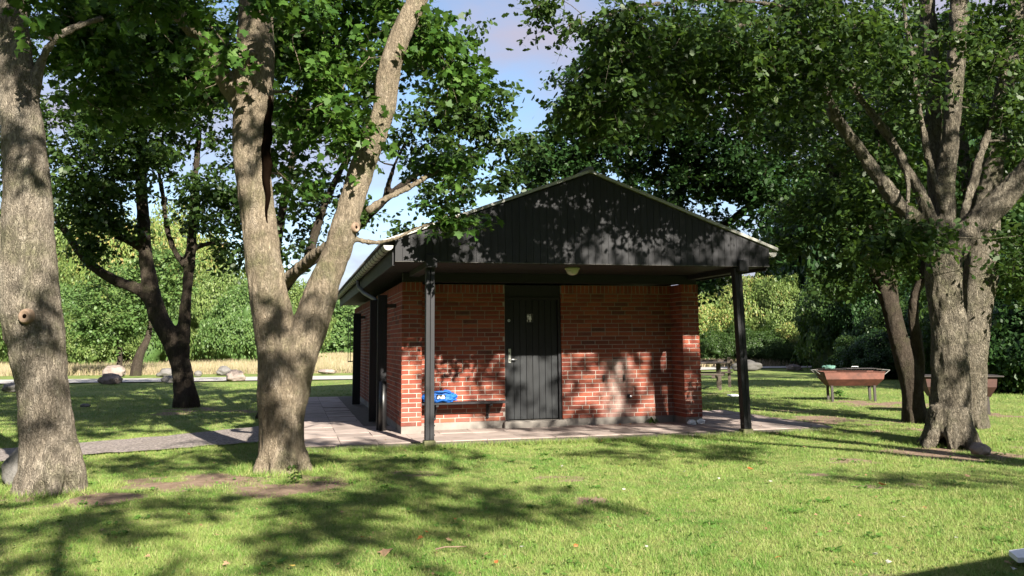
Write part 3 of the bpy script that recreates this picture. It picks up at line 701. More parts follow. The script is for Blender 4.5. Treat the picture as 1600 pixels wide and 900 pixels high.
def path(Y_, *pts):      # (px, py, width_px[, dY]) -> points and radii
    P, Rr = [], []
    for q in pts:
        yy = Y_+(q[3] if len(q) > 3 else 0); P.append(at(q[0], q[1], yy)); Rr.append(q[2]/2/F*yy)
    return P, Rr
DT = 1.0   # foliage density

# left trunk at the picture's edge
t1 = make_tree('tree', 'thick leaning maple trunk with a round branch scar, leftmost tree beside a boulder',
    [path(8.5,(82,800,105),(81,765,96),(79,735,86),(74,690,79),(71,655,74),(65,600,73),(58,540,79),(50,490,86),(45,430,83),(46,380,75),(42,300,70),(37,220,62),(28,140,56),(20,70,51),(14,0,47),(8,-80,43,.2),(0,-200,38,.4),(-20,-330,28,.8)),
     path(8.5,(50,170,21),(62,105,14),(88,60,12),(125,40,10,.1),(160,28,8,.2)), path(8.5,(30,480,56),(12,440,47),(-10,380,42,.1),(-60,250,38,.3),(-120,100,28,.6),(-200,-60,21,1)),
     path(8.5,(10,-60,28),(80,-200,21,.3),(150,-330,13,.6))],
    [blob(130,50,9.9,1.0,.6,.5,30), blob(200,150,10.4,.7,.6,.5,18), blob(90,-70,9.6,1.2,.6,.5,26), blob(45,6,7.9,.2,.2,.12,3), wb(-6.4,8.5,8.2,2.8,3.0,1.3,120), wb(-4.2,4.6,8.4,2.0,2.2,1.0,60), wb(-6,9,10.6,3.2,3.8,.9,120)],
    LEAF_M, BARK_A, .10, 'maple', 60, .020, .024, 6, 1, rootbase=(gr(82,762), .27), fine=True, knots=[(at(38,494,8.33),(.1,-1,.05),.055)])
# forked maple
t2 = make_tree('tree', 'forked maple with a dark cavity down its left stem, in front of the paved area',
    [path(9.7,(440,765,84),(440,742,76),(440,715,70),(440,660,68),(438,610,70),(436,560,66),(428,510,63),(420,460,59),(410,400,55),(403,340,53),(396,280,55),(394,220,59),(396,160,64),(398,100,64),(399,50,57),(400,0,52),(404,-90,44,-.1),(410,-220,35,-.3),(400,-340,24,-.6)),
     path(9.7,(446,660,48),(456,600,57),(472,545,59),(492,490,55),(508,440,50),(525,400,46),(538,355,43),(550,310,40),(565,265,39),(585,215,37),(600,170,36),(606,120,36),(618,75,36),(634,35,35),(652,0,33),(680,-60,29),(715,-150,24,-.2),(760,-260,17,-.5)),
     path(9.7,(392,180,31),(362,140,31),(335,95,30,-.1),(305,50,29,-.2),(275,15,29,-.3),(250,-20,27,-.4),(190,-120,22,-.9),(110,-220,15,-1.5)),
     path(9.7,(540,345,22),(556,352,16),(562,355,14)), path(9.7,(520,380,18),(490,400,17,.3),(455,432,18,.8),(445,445,15,1.2)),
     path(9.7,(548,372,10),(585,379,7,.2),(620,372,6,.5),(650,357,6,.8),(690,345,4,1.1)), path(9.7,(575,330,13,.1),(600,312,11,.4),(640,292,8,1),(690,262,6,1.6)),
     path(9.7,(395,80,11,-.25),(370,90,6,-.5),(345,60,6,-.6),(320,30,5,-.7)),
     path(9.5,(404,-90,24),(420,-250,18,-2),(440,-380,13,-4))],
    [blob(215,60,10.9,1.2,.6,.5,40), blob(300,130,11,.7,.6,.45,20), blob(490,50,11.0,.9,.7,.6,34), blob(680,80,10.2,.55,.7,.45,18), blob(570,20,10.9,.7,.5,.4,16),
     blob(505,175,10.6,.6,.6,.45,14), blob(565,195,9.3,.28,.2,.18,4), blob(720,125,10.2,.3,.5,.25,8), blob(415,12,8.9,.12,.12,.1,2), blob(335,85,8.9,.22,.2,.2,4), blob(520,110,11.0,1.0,.8,.6,26), blob(695,258,11.3,.5,.4,.22,9), blob(700,338,10.8,.4,.3,.12,5), blob(250,20,8.9,.5,.4,.25,9), blob(480,20,9.1,.3,.3,.2,5),
     blob(440,270,10.8,.5,.5,.5,8), wb(-2.8,7.4,8.3,3.2,2.8,1.1,150), wb(-1.2,3.0,8.0,2.3,2.8,1.0,60), wb(2.2,-.3,7.3,2.0,1.5,.5,34), wb(-3,6.5,10.4,3.6,3.6,.9,150), wb(-1,1.5,10,2.8,2.4,.8,50)],
    LEAF_M, BARK_B, .095, 'maple', 60, .020, .018, 7, 2, rootbase=(at(440,737,9.7), .26), fine=True, knots=[(at(390,98,9.52),(-.05,-1,0),.05)])
# big right tree
t3 = make_tree('tree', 'stout oak with flared rough trunk and many limbs beside the small round stone',
    [path(11.5,(1487,712,69),(1486,670,62),(1486,620,56),(1485,560,53),(1482,510,51),(1476,460,51),(1474,420,53),(1480,385,46)),
     path(11.5,(1480,410,39),(1500,378,44),(1530,345,39),(1565,312,37,-.1),(1600,272,35,-.2),(1650,210,31,-.4),(1720,110,27,-.8),(1800,-20,19,-1.3)),
     path(11.5,(1478,400,35),(1476,330,30),(1478,270,29),(1486,200,28),(1492,120,28),(1496,50,27),(1498,0,27),(1505,-120,23),(1500,-260,16)),
     path(11.7,(1474,390,30),(1464,320,25,.1),(1460,240,25,.15),(1458,150,25,.2),(1452,60,25,.2),(1446,-30,23,.2),(1430,-200,18,.2)),
     path(11.5,(1472,385,30),(1440,352,27),(1405,318,24,-.05),(1372,275,21,-.1),(1345,235,19,-.15),(1310,190,17,-.2),(1288,140,16,-.3),(1272,85,14,-.4),(1256,40,13,-.5),(1240,-20,11,-.6)),
     path(11.4,(1468,372,21),(1442,310,20),(1415,262,18),(1390,215,15),(1360,175,13),(1335,140,12),(1312,95,10),(1285,55,10),(1250,34,9,-.2),(1210,30,8,-.4),(1150,42,7,-.7),(1080,60,6,-1.0),(1000,75,5,-1.2),(940,95,4,-1.3)),
     path(11.4,(1474,330,14),(1462,285,11),(1448,235,10),(1440,190,10),(1432,140,10),(1428,90,10),(1416,40,10),(1408,-20,10),(1390,-120,8)),
     path(11.6,(1498,360,14),(1530,250,11,.2),(1552,180,10,.3),(1568,110,13,.4),(1578,40,15,.4),(1585,-40,13,.4)),
     path(11.5,(1470,400,10,-.2),(1440,400,7,-.5),(1415,395,6,-.7)),
     path(11.3,(1250,20,10,-.5),(1190,5,8,-1.0),(1100,0,7,-1.5),(1000,10,6,-2.0),(930,30,4,-2.4)),
     path(11.5,(1505,-120,18),(1400,-260,14,-1.5),(1250,-360,10,-3.5)), path(11.5,(1500,-100,16),(1400,-330,12,1.5))],
    [blob(960,70,9.6,.65,.8,.45,36), blob(960,165,9.8,.6,.7,.4,30), blob(905,160,10,.2,.4,.25,6), blob(1080,70,10,1.1,1,.6,56), blob(1180,130,10.6,.9,.9,.7,34), blob(1300,40,10.6,1.1,1.0,.5,46), blob(1270,110,10.3,.6,.4,.4,14), blob(1400,120,10.8,.6,.3,.5,10), blob(1480,60,10.9,.5,.3,.25,7),
     blob(1350,200,11.8,.8,.8,.7,20), blob(1430,385,10.8,.42,.4,.30,20), blob(1380,395,11,.3,.3,.2,7), blob(1565,170,12,.7,.9,1.0,34), blob(1550,40,12,1.2,1,.5,30), blob(1585,400,11,.3,.4,.5,10),
     blob(850,8,9.5,.25,.4,.12,5), blob(1040,150,11,.9,.8,.6,30),
     wb(5.6,9.0,8.4,3.0,2.6,1.1,130), wb(3.6,7.2,8.2,2.0,2.0,.7,22), wb(9.6,10.5,7.4,2.2,2.6,1.4,80)],
    LEAF_O, BARK_C, .085, 'oak', 66, .022, .026, 9, 3, rootbase=(gr(1487,694), .29), fine=True)
t3b = make_tree('tree', 'grey trunk rising directly behind the stout flared oak on the right',
    [path(13.6,(1518,675,46),(1517,620,44),(1519,560,44),(1523,500,46),(1530,440,50),(1536,380,46),(1545,300,38),(1555,220,32),(1572,130,26),(1590,40,22),(1600,-60,18)), path(13.6,(1530,400,30),(1515,300,22,.3),(1500,200,18,.8))],
    [blob(1570,270,14,1.0,1.1,.9,44), blob(1585,440,13.4,.35,.6,.6,14), blob(1500,120,14.5,1.5,1.2,1.2,60), wb(9,15,6.5,2.6,2.6,1.6,70)],
    LEAF_O, BARK_C, .11, 'mid', 46, .03, .015, 5, 4)
t4 = make_tree('tree', 'slimmer dark oak with two low stems, between the rusty grill and the stout oak',
    [path(14.5,(1430,668,36),(1428,640,34),(1424,600,32),(1412,560,30),(1400,515,28),(1392,480,28),(1376,440,24),(1350,395,20),(1328,350,17,.1),(1308,300,14,.3),(1290,240,10,.5)),
     path(14.5,(1426,615,24),(1436,580,18),(1434,540,17),(1428,500,17),(1430,460,16),(1445,420,14),(1450,370,12,.2)),
     path(14.5,(1395,490,20),(1388,420,17),(1370,370,15,.1),(1345,335,13,.2),(1320,300,11,.3)), path(14.6,(1398,500,20),(1392,430,18,.1),(1388,350,15,.2),(1372,280,12,.3),(1370,200,9,.4))],
    [blob(1290,320,14,.95,1,.7,46), blob(1340,420,14.6,.7,.8,.5,24), blob(1400,320,15,1.2,1.1,1.0,62), blob(1290,200,15,1.3,1.3,1.1,74), blob(1400,160,15.5,1.4,1.2,1.2,60), blob(1240,370,14.5,.4,.5,.35,14), blob(1460,420,15,.6,.7,.5,20), wb(6.5,15.5,8.2,2.6,2.4,1.3,60)],
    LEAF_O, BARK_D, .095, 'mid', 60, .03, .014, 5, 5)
tb = make_tree('tree', 'dark multi-stemmed oak standing on the shaded lawn left of the forked maple',
    [path(19.5,(290,642,36),(288,610,32),(282,570,30),(268,530,30),(248,495,29),(236,450,24),(228,400,21),(224,340,20),(220,270,17),(224,180,12)),
     path(19.5,(284,555,24),(288,505,21),(292,450,17),(297,400,16),(301,350,14),(305,280,11),(312,200,8)),
     path(19.5,(238,470,20),(215,452,18),(180,438,17),(150,420,16),(125,395,14),(105,365,12),(85,340,9,.2)),
     path(19.5,(228,390,15),(205,378,13),(180,365,12),(150,345,10),(120,325,7)), path(19.5,(294,425,10),(275,395,9),(262,360,9),(255,310,8),(245,250,6)), path(19.5,(298,390,9),(330,380,8),(360,385,6),(380,395,4))],
    [blob(230,220,19,2.4,1.8,1.3,150), blob(120,300,18.8,1.3,1.2,.7,60), blob(330,320,19,1.1,1.2,.8,52), blob(230,120,19.5,3.0,2.2,1.4,150), blob(90,180,19,1.6,1.5,1.2,70), blob(350,150,19.5,1.3,1.4,1.2,64), blob(170,350,19,.9,.9,.4,22), blob(360,395,19.5,.5,.5,.3,10), blob(150,395,19,.5,.5,.2,8),
     wb(-8.2,19,9.4,4.4,3.6,1.4,150), blob(-30,240,19.5,1.1,1.2,1.7,50), blob(-40,120,19,1.4,1.2,1.2,40)],
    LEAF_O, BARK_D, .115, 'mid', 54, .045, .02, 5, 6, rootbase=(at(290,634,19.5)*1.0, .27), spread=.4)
tm = make_tree('tree', 'open crowned tree spreading dark branches over the left end of the roof',
    [path(16.5,(418,640,26),(420,560,25),(424,490,24),(448,440,22),(480,410,20),(515,390,18),(550,362,16,-.3),(585,328,14,-.5),(615,300,12,-.7),(655,270,10,-.9),(700,248,8,-1.0),(760,225,5,-1.0)),
     path(16.5,(422,520,20),(424,440,18),(436,360,15),(450,280,13),(470,200,11),(490,120,9)), path(16.5,(480,412,16),(500,340,13),(530,270,11),(570,200,9),(610,120,8),(640,50,6)),
     path(16.3,(520,386,10),(560,376,8,-.4),(610,380,7,-.7),(650,360,6,-.9),(700,335,5,-1.1),(750,322,3,-1.2)), path(16,(600,312,9,-.2),(620,250,7,-.4),(660,180,6,-.6),(700,130,4,-.7)), path(16.2,(640,280,7,-.4),(690,290,5,-.8),(740,275,4,-.9))],
    [blob(480,300,16.5,.9,.9,.6,20), blob(590,210,15.6,.9,1.0,.6,26), blob(690,180,15.2,.95,1.0,.6,30), blob(765,180,15,.65,.8,.6,26), blob(800,235,15,.35,.6,.3,9), blob(720,250,15,.6,.8,.35,14), blob(700,305,15,1.1,.8,.22,15), blob(640,360,15.3,.6,.5,.18,8), blob(560,110,16,1.2,1.1,.8,42), blob(670,60,15.6,1.0,1.1,.5,38), blob(480,200,16.5,1.0,1,.8,26), blob(785,280,15,.3,.5,.2,5), blob(450,380,17,.5,.6,.4,8), blob(570,330,16,.5,.5,.4,9), blob(460,70,17,1.2,1,.8,34)],
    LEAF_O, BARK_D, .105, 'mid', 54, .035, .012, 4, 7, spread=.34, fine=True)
td = make_tree('tree', 'large dark tree filling the sky behind the roof ridge',
    [([(3.6,22,-.1),(3.7,22,1.5),(3.9,22,3),(4.1,22,4.5),(4.6,22,6),(4.3,22,8),(4.2,22,9.5)],[.26,.22,.2,.19,.17,.12,.06]), ([(3.9,22,3),(5.4,22,4.2),(7,21.8,5.5),(8,21.6,7)],[.15,.12,.09,.05]), ([(3.95,22,3.2),(3.4,21.8,4.8),(2.6,21.5,6),(1.4,21,6.6)],[.14,.11,.08,.04]), ([(3.8,22,2.3),(5.2,21.6,2.9),(6.4,21.2,3.2)],[.08,.06,.03])],
    [blob(880,240,20.8,1.2,1.3,.8,70), blob(900,150,20.8,.6,1,.9,24), blob(1000,200,20.5,1.9,1.8,1.4,150), blob(1100,270,21,2.1,1.8,1.4,150), blob(1190,300,21,1.3,1.4,1.0,76), blob(1110,130,20.5,2.7,2.2,1.5,170), blob(825,275,20.8,.55,.8,.4,20), blob(1170,400,20,.9,.8,.35,24), blob(960,120,20.5,.9,1.2,1.2,50), blob(1220,180,21,1.8,1.6,1.4,100), wb(6.4,22,9.4,3.0,3,1.3,80), blob(1110,440,20.5,.6,.6,.2,9)],
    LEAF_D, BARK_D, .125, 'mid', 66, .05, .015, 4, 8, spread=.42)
tr_ = make_tree('tree', 'dark dense tree at the right edge of the picture behind the other trunks',
    [([(15.5,22,-.1),(15.4,22,1.5),(15.2,22,3.5),(15,22,6),(14.8,22,8.5)],[.28,.24,.2,.15,.06]), ([(15.3,22,2.6),(14,21.6,4),(13,21.2,5.4)],[.14,.1,.05]), ([(15.3,22,3),(16.6,21.8,4.6),(17.4,21.6,6)],[.13,.09,.05])],
    [blob(1500,300,21,2.4,1.6,1.6,120), blob(1400,250,21,1.8,1.5,1.6,80), blob(1590,330,21,1.6,1.6,1.8,100), wb(15,22,8.3,3.2,2.6,2.0,90), blob(1480,100,21,2.8,1.8,1.6,110), blob(1350,90,21,1.8,1.5,1.5,70)],
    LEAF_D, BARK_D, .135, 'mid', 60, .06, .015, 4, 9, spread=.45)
# trees that stand beside and behind the camera and shade the lawn and the gable
tR = make_tree('tree', 'tall tree standing on the lawn to the right of the viewer, out of the picture',
    [([(9.6,3.0,-.1),(9.5,3.0,1.5),(9.3,2.9,3.2),(9,2.9,5),(8.4,3,7),(8,3,8.6)],[.3,.25,.22,.18,.12,.06]), ([(9.2,2.9,3.8),(7.8,3,5.4),(6.6,3.2,6.6)],[.14,.1,.05]), ([(9.1,2.9,4.4),(10.2,2,6),(11,1.6,7.4)],[.13,.09,.04])],
    [wb(7.2,2.4,7.6,2.4,2.1,1.0,84), wb(6.1,5.0,7.6,3.5,1.7,.6,62), wb(3.9,4.0,7.5,1.2,1.0,.5,17), wb(3.1,4.3,7.3,.9,.9,.4,16), wb(6.4,3.1,7.4,1.7,.9,.4,14), wb(4.3,-.8,7.2,1.6,1.1,.4,28), wb(9.8,2.6,8,2.2,2.2,1.4,36), wb(9.6,4.2,5.6,1.2,1.2,.7,8), wb(7.4,-.3,7.2,1.7,.55,.4,24), wb(9.6,-2.2,7,1.6,.4,.3,14)],
    LEAF_O, BARK_C, .11, 'mid', 36, .05, .015, 0, 10)
tL = make_tree('tree', 'maple standing behind the viewer, out of the picture',
    [([(3.2,-6.6,-.1),(3.2,-6.5,1.5),(3.1,-6.4,3),(3,-6.2,5),(2.9,-6,7),(2.8,-5.8,8.6)],[.3,.25,.22,.17,.1,.05]), ([(3.1,-6.3,3.6),(1.8,-5.8,5),(.6,-5.4,6.2)],[.13,.1,.05]), ([(3,-6.2,4.2),(4.2,-5.8,5.8),(4.8,-5.4,6.8)],[.12,.08,.04])],
    [wb(2.0,-4.6,7.2,2.8,2.4,.6,56), wb(.2,-3.8,6.6,2.0,2.0,.6,28), wb(-.6,-1.2,7.2,2.0,2.0,.6,28), wb(4.0,-4.8,7.4,1.5,1.8,.5,26), wb(4.2,-2.2,7.0,.9,.7,.4,8), wb(4.9,-3.5,7.2,1.5,.8,.4,20)],
    LEAF_M, BARK_A, .11, 'maple', 36, .05, .015, 0, 11)

# details on the front trunks
def scar(tree_, p, rx, rz, r_):
    prof = [(.0001,-.004),(.30,-.003),(.42,.004),(.60,.001),(.74,.010),(.92,.007),(1.08,-.02),(1.15,-.07)]
    o = MB().lathe([(q*r_, z) for q, z in prof], 22).build('branch_scar', MT['cut'], tree_, smooth=True, uv=False); o.location = p-tree_.location; o.rotation_euler = (R(rx),0,R(rz)); o.scale = (1,1.15,1)
    c = MB().lathe([(.0001,.003),(.30*r_,.002),(.36*r_,-.004)], 14).build('heartwood', MT['dark'], tree_, smooth=True, uv=False); c.parent = o
scar(t1, at(38,494,8.205), 90, 5, .058)
scar(t2, at(557,355,9.60), 90, 50, .048)
scar(t2, at(392,98,9.455), 92, -3, .05)
# the long dark cavity on the left stem of the forked maple
mb = MB(); cs = [(421,150,5),(423,168,12),(418,190,15),(419,212,19),(415,235,18),(418,258,21),(416,280,16),(419,305,11),(416,330,6),(417,348,3)]
P_, R_ = path(9.57, *cs); sp, sr = smooth_path(P_, R_, 5)
mb.tube([p-t2.location for p in sp], [r_*.8 for r_ in sr], 8); mb.build('cavity', MT['dark'], t2, smooth=True, uv=False)

# ------------------------------------------------------------ hedges, bushes and far wood
def bush_mesh(seed, n, ls, lump=.36, kind='q', h=1.0):
    rng = np.random.default_rng(seed); p = rng.normal(size=(n,3)); p[:,2] = np.abs(p[:,2])*1.1-.25; p /= np.linalg.norm(p, axis=1, keepdims=True)
    d = p.copy(); rr = 1+lump*3.2*(fbm(p[:,0]*2.4+seed, p[:,1]*2.4, p[:,2]*2.4, 3, seed)-.5); dep = 1-.30*rng.random(n)**1.6
    pos = p*(rr*dep)[:,None]; pos[:,2] = np.maximum(pos[:,2]*.62+.36, .01)*h
    nr = d*.8+rng.normal(size=(n,3))*.55+np.array([0,0,.5]); V, Fa = leaf_verts(pos, nr, ls*(.6+.8*rng.random(n)), kind if kind != 'q' else 'quad', rng)
    return V, Fa
def core_mesh(seed, h=1.0):
    bm = bmesh.new(); bmesh.ops.create_icosphere(bm, subdivisions=4, radius=.70)
    for v in bm.verts:
        c = v.co.normalized(); m = 1+.5*(noise.fractal(c*2.2+Vector((seed,0,0)),1,2,3)); v.co = c*.68*m; v.co.z = max(v.co.z*.62+.34, -.02)*h
    me = bpy.data.meshes.new('thicket'); bm.to_mesh(me); bm.free(); me.polygons.foreach_set('use_smooth', np.ones(len(me.polygons), dtype=bool)); return me
PROTO = {}
def bush(key, name, label, cat, x, y, rx, ry, h, rot, group, mat=None, n=9000, ls=.085, trunk=False):
    if key not in PROTO:
        T = empty(name, label=label, cat=cat, group=group); V, Fa = bush_mesh(hash_(key), n, ls); mesh_np('foliage', V, Fa, mat, T)
        cm = core_mesh(hash_(key)); cm.materials.append(mat); c = bpy.data.objects.new('inner_foliage', cm); COL.objects.link(c); c.parent = T
        tk = MB(); tk.tube([(0,0,-.02),(.01,.02,.2),(0,0,.5)], [.05,.04,.02], 7); tk.build('trunk', BARK_D, T, smooth=True, uv=False)
        PROTO[key] = T
    else: T = copy_tree(PROTO[key])
    tag(T, label, cat, group); T.location = (x,y,-.05); T.scale = (rx,ry,h); T.rotation_euler = (0,0,rot); return T
def hash_(k): return sum(ord(c)*(i+1) for i, c in enumerate(k)) % 97
rn = random.Random(12)
G1 = 'sunlit trees and shrubs beyond the road'
i = 0
for (px, top_y, Y_, rx, key) in ((-160,350,62,4.5,'y1'),(-60,370,60,4.2,'r1'),(20,395,58,3.8,'y2'),(95,445,57,3.2,'y5'),(150,480,54,2.4,'y2'),(170,330,66,5.0,'r1'),(225,430,58,3.2,'y5'),(290,385,63,4.0,'r1'),(345,420,60,3.0,'y1'),(385,440,58,3.0,'y5'),(440,440,62,3.4,'y1'),(60,330,72,5.2,'y2'),(270,340,74,5.5,'r1')):
    c = at(px, 560, Y_); h = (at(px, top_y, Y_).z+.05)*1.02
    m = {'y1':LEAF_Y,'y2':LEAF_Y,'r1':LEAF_R,'y5':LEAF_G}[key]
    lab = {'y1':'rounded bright green broadleaf tree in the sunlit row beyond the beige meadow','y2':'low sunlit green shrub tree in the row beyond the beige meadow','r1':'sunlit tree with ripening orange tinted leaves beyond the beige meadow','y5':'deeper green shrub tree in the row beyond the beige meadow'}[key]
    bush(key, 'broadleaf_tree', lab, 'tree', c.x, Y_, rx, rx*.9, h, rn.uniform(0,6), G1, m, n=30000, ls=.034)
for (px, top_y, Y_, rx) in ((380,455,104,7),(430,445,110,8),(480,462,106,7),(515,470,112,8),(550,476,108,7),(590,470,112,8)):
    c = at(px, 560, Y_); bush('f1', 'broadleaf_tree', 'rounded tree of the far wood edge beyond the meadow', 'tree', c.x, Y_, rx, rx, at(px, top_y, Y_).z, rn.uniform(0,6), 'trees of the far wood edge', LEAF_F, n=12000, ls=.05)
G2 = 'sunlit hedge shrubs behind the picnic table'
for (px, top_y, Y_, rx, key) in ((1085,455,49,2.6,'r2'),(1125,440,51,2.6,'y3'),(1175,425,50,2.8,'r2'),(1215,430,49,2.6,'y3'),(1255,450,48,2.4,'y3'),(1292,485,46,2.2,'r2'),(1110,510,47,1.8,'y4'),(1160,505,47,2.0,'y4'),(1205,510,47,2.0,'y4'),(1245,520,46,1.8,'y4'),(1040,450,50,3,'y3')):
    c = at(px, 570, Y_); lab = {'r2':'tall hedge shrub with orange tinted top behind the picnic table','y3':'tall pale green sunlit hedge shrub right of the porch post','y4':'low dense green hedge shrub behind the boulders'}[key]
    bush(key, 'hedge_shrub', lab, 'shrub', c.x, Y_, rx, rx*.8, at(px, top_y, Y_).z, rn.uniform(0,6), G2, {'r2':LEAF_R,'y3':LEAF_Y,'y4':LEAF_O}[key], n=30000, ls=.036)
G3 = 'dark shrubs at the edge of the wood on the right'
for (px, top_y, Y_, rx, key) in ((1335,450,41,2.4,'d1'),(1345,425,38,2.8,'d2'),(1395,440,36,2.6,'d1'),(1440,470,34,2.4,'d2'),(1352,525,33,1.4,'d2'),(1385,520,31,1.7,'d1'),(1490,460,30,2.2,'d1'),(1545,440,27,2.2,'d2'),(1600,430,25,2.4,'d1'),(1570,520,22.5,1.4,'d2'),(1640,440,22,2.2,'d1'),(1500,510,27,1.5,'d2'),(1700,400,24,2.6,'d2')):
    c = at(px, 580, Y_); lab = {'d1':'dark broad shrub at the wood edge behind the grills','d2':'dark lower shrub in the thicket behind the grills'}[key]
    bush(key, 'shrub', lab, 'shrub', c.x, Y_, rx, rx*.8, at(px, top_y, Y_).z, rn.uniform(0,6), G3, LEAF_D if key == 'd1' else LEAF_O, n=30000, ls=.042)
# taller woods closing the view to the right and behind the hut
for (px, top_y, Y_, rx) in ((1330,230,52,5),(1430,180,50,5),(1530,200,46,5),(1640,200,42,5),(1250,380,58,3.5)):
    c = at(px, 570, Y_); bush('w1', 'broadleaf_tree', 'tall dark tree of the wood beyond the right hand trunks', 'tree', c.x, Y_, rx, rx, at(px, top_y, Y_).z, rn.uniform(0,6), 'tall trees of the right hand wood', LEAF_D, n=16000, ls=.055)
for k, (x, y, h, rx) in enumerate(((-14,-9,8,4.5),(-21,0,9,5),(-6,-19,10,5),(3,-24,12,5.5),(12,-25,12,5.5),(20,-14,10,5),(24,-4,10,5),(24,8,9,4.5),(-24,12,9,5),(-13,-17,10,5),(20,-22,11,5),(-28,22,9,5))):  # unseen tree belt added to keep sky fill off the gable
    bush('w1', 'broadleaf_tree', 'dark wood tree on the viewer\'s side of the lawn, out of the picture', 'tree', x, y, rx, rx, h, rn.uniform(0,6), 'added wood trees round the viewer', LEAF_D)
# little tree in the meadow by the boulders
g = gr(212,586)
make_tree('tree', 'small bushy tree with a short leaning trunk behind the pink boulder across the road',
    [([(g.x,g.y,-.1),(g.x+.1,g.y,.8),(g.x+.5,g.y,1.8),(g.x+.6,g.y,3)],[.28,.22,.15,.08]), ([(g.x-.9,g.y+.2,-.1),(g.x-.9,g.y+.2,1.2),(g.x-1.2,g.y,2.4)],[.16,.12,.06])],
    [wb(g.x-.6,g.y,3.4,2.6,2,1.7,130), wb(g.x-1.8,g.y,2.2,1.4,1.2,.9,40), wb(g.x+1.0,g.y,4.6,1.6,1.4,1.4,60)],
    LEAF_G, BARK_D, .15, 'mid', 84, .06, .015, 0, 14, spread=.55)

# meadow of tall dry grass (stuff) and unmown fringe
def blades(name, xs, ys, zs, hh, ww, rng, mat, lean=.35):
    n = len(xs); a = rng.random(n)*2*np.pi; dx, dy = np.cos(a), np.sin(a); l = rng.normal(size=(n,2))*lean
    B = np.stack([xs, ys, zs], -1); side = np.stack([dx, dy, np.zeros(n)], -1)*ww[:,None]*.5
    tip = B+np.stack([l[:,0]*hh, l[:,1]*hh, hh], -1)
    V = np.stack([B-side, B+side, tip], 1).reshape(-1,3); return mesh_np(name, V, np.arange(3*n).reshape(n,3), mat)
rng = np.random.default_rng(5)
def m_meadow():
    b = NB('dry_meadow_grass'); isl = b.new('NewGeometry').outputs['Random Per Island']
    c = b.ramp(isl, (0,(.20,.22,.09)), (.3,(.32,.27,.15)), (.7,(.38,.305,.20)), (1,(.44,.355,.25)))
    b.base(c, .8); tr = b.new('BsdfTranslucent', Color=c); m_ = b.n.new('ShaderNodeMixShader'); m_.inputs[0].default_value = .3
    b.t.links.new(b.p.outputs[0], m_.inputs[1]); b.t.links.new(tr.outputs[0], m_.inputs[2]); b.t.links.new(m_.outputs[0], b.out.inputs[0]); return b.m
MEAD = m_meadow()
n = 190000; xs = rng.uniform(-58,6,n); ys = 41.5+rng.random(n)**1.9*60; tag(blades('meadow_grass', xs, ys, np.full(n,-.03), rng.uniform(.22,.62,n)*(.6+.6*fbm(xs*.4,ys*.4)), .022+(ys-41)*.0012, rng, MEAD, .22), 'tall dry beige grass of the meadow', 'grass', kind='stuff')
n = 9000; xs = rng.uniform(7,24,n); ys = 44.8+(xs-7)*.05+rng.random(n)*1.5; tag(blades('verge_grass', xs, ys, np.full(n,-.03), rng.uniform(.15,.5,n), np.full(n,.06), rng, MEAD, .2), 'dry grass fringe between the road and the hedge', 'grass', kind='stuff')

# the lawn's blades
def lawn():
    Vx, Vy = [], []
    def field(n, y0, y1, pw=1.0):
        ys = y0+(y1-y0)*rng.random(n)**pw; half = ys*.64+.5; xs = (rng.random(n)*2-1)*half; return xs, ys
    parts = [field(330000,3.6,8.0,1.0), field(260000,8.0,14.0,1.0), field(150000,14,24,1.0), field(60000,24,34,1.0)]
    xs = np.concatenate([p[0] for p in parts]); ys = np.concatenate([p[1] for p in parts])
    keep = ~in_paving(xs, ys) & ~in_path(xs, ys) & (dirt_at(xs, ys) < rng.random(len(xs))*.9+.08) & ((ys < 31.0))
    xs, ys = xs[keep], ys[keep]; n = len(xs)
    tall = fbm(xs*1.3, ys*1.3, 0, 3, 31); s = 1+np.maximum(0, ys-6)*.075
    hh = (.012+.026*rng.random(n))*(.35+1.3*tall)*(1+.25*(s-1)); ww = .0042*s
    z = ground_h(xs, ys)
    tag(blades('lawn_grass', xs, ys, z-.003, hh, ww, rng, BLADE, .55), 'short mown grass blades with dry straw among them', 'grass', kind='stuff')
    # ragged longer grass along the slab edges and at the trunks
    E_ = []
    for k in range(9000):
        u = rng.uniform(-2.0,5.7); v = -2.0-abs(rng.normal())*.05+.10*max(0,math.sin(u*2.7)+math.sin(u*6.1+1)-.6)*rng.random(); E_.append(l2w(u, v))
    for (c, r_) in ((t1.location,.42),(t2.location,.40),(t3.location,.42)):
        for k in range(1500):
            a = rng.uniform(0,6.28); rr = r_*rng.uniform(.95,1.5); E_.append(Vector((c.x+rr*math.cos(a), c.y+rr*math.sin(a)*.9, 0)))
    for u, v in ((-.375,-2.05),(4.245,-2.05)):
        for k in range(500): q = l2w(u+rng.normal()*.12, v+rng.normal()*.06-.05); E_.append(q)
    E_ = np.array([(p.x,p.y) for p in E_]); n = len(E_)
    tag(blades('edge_grass', E_[:,0], E_[:,1], np.full(n,-.03), rng.uniform(.03,.085,n), np.full(n,.006), rng, BLADE, .45), 'longer ragged grass along the paving edge and round the trunks', 'grass', kind='stuff')
lawn()
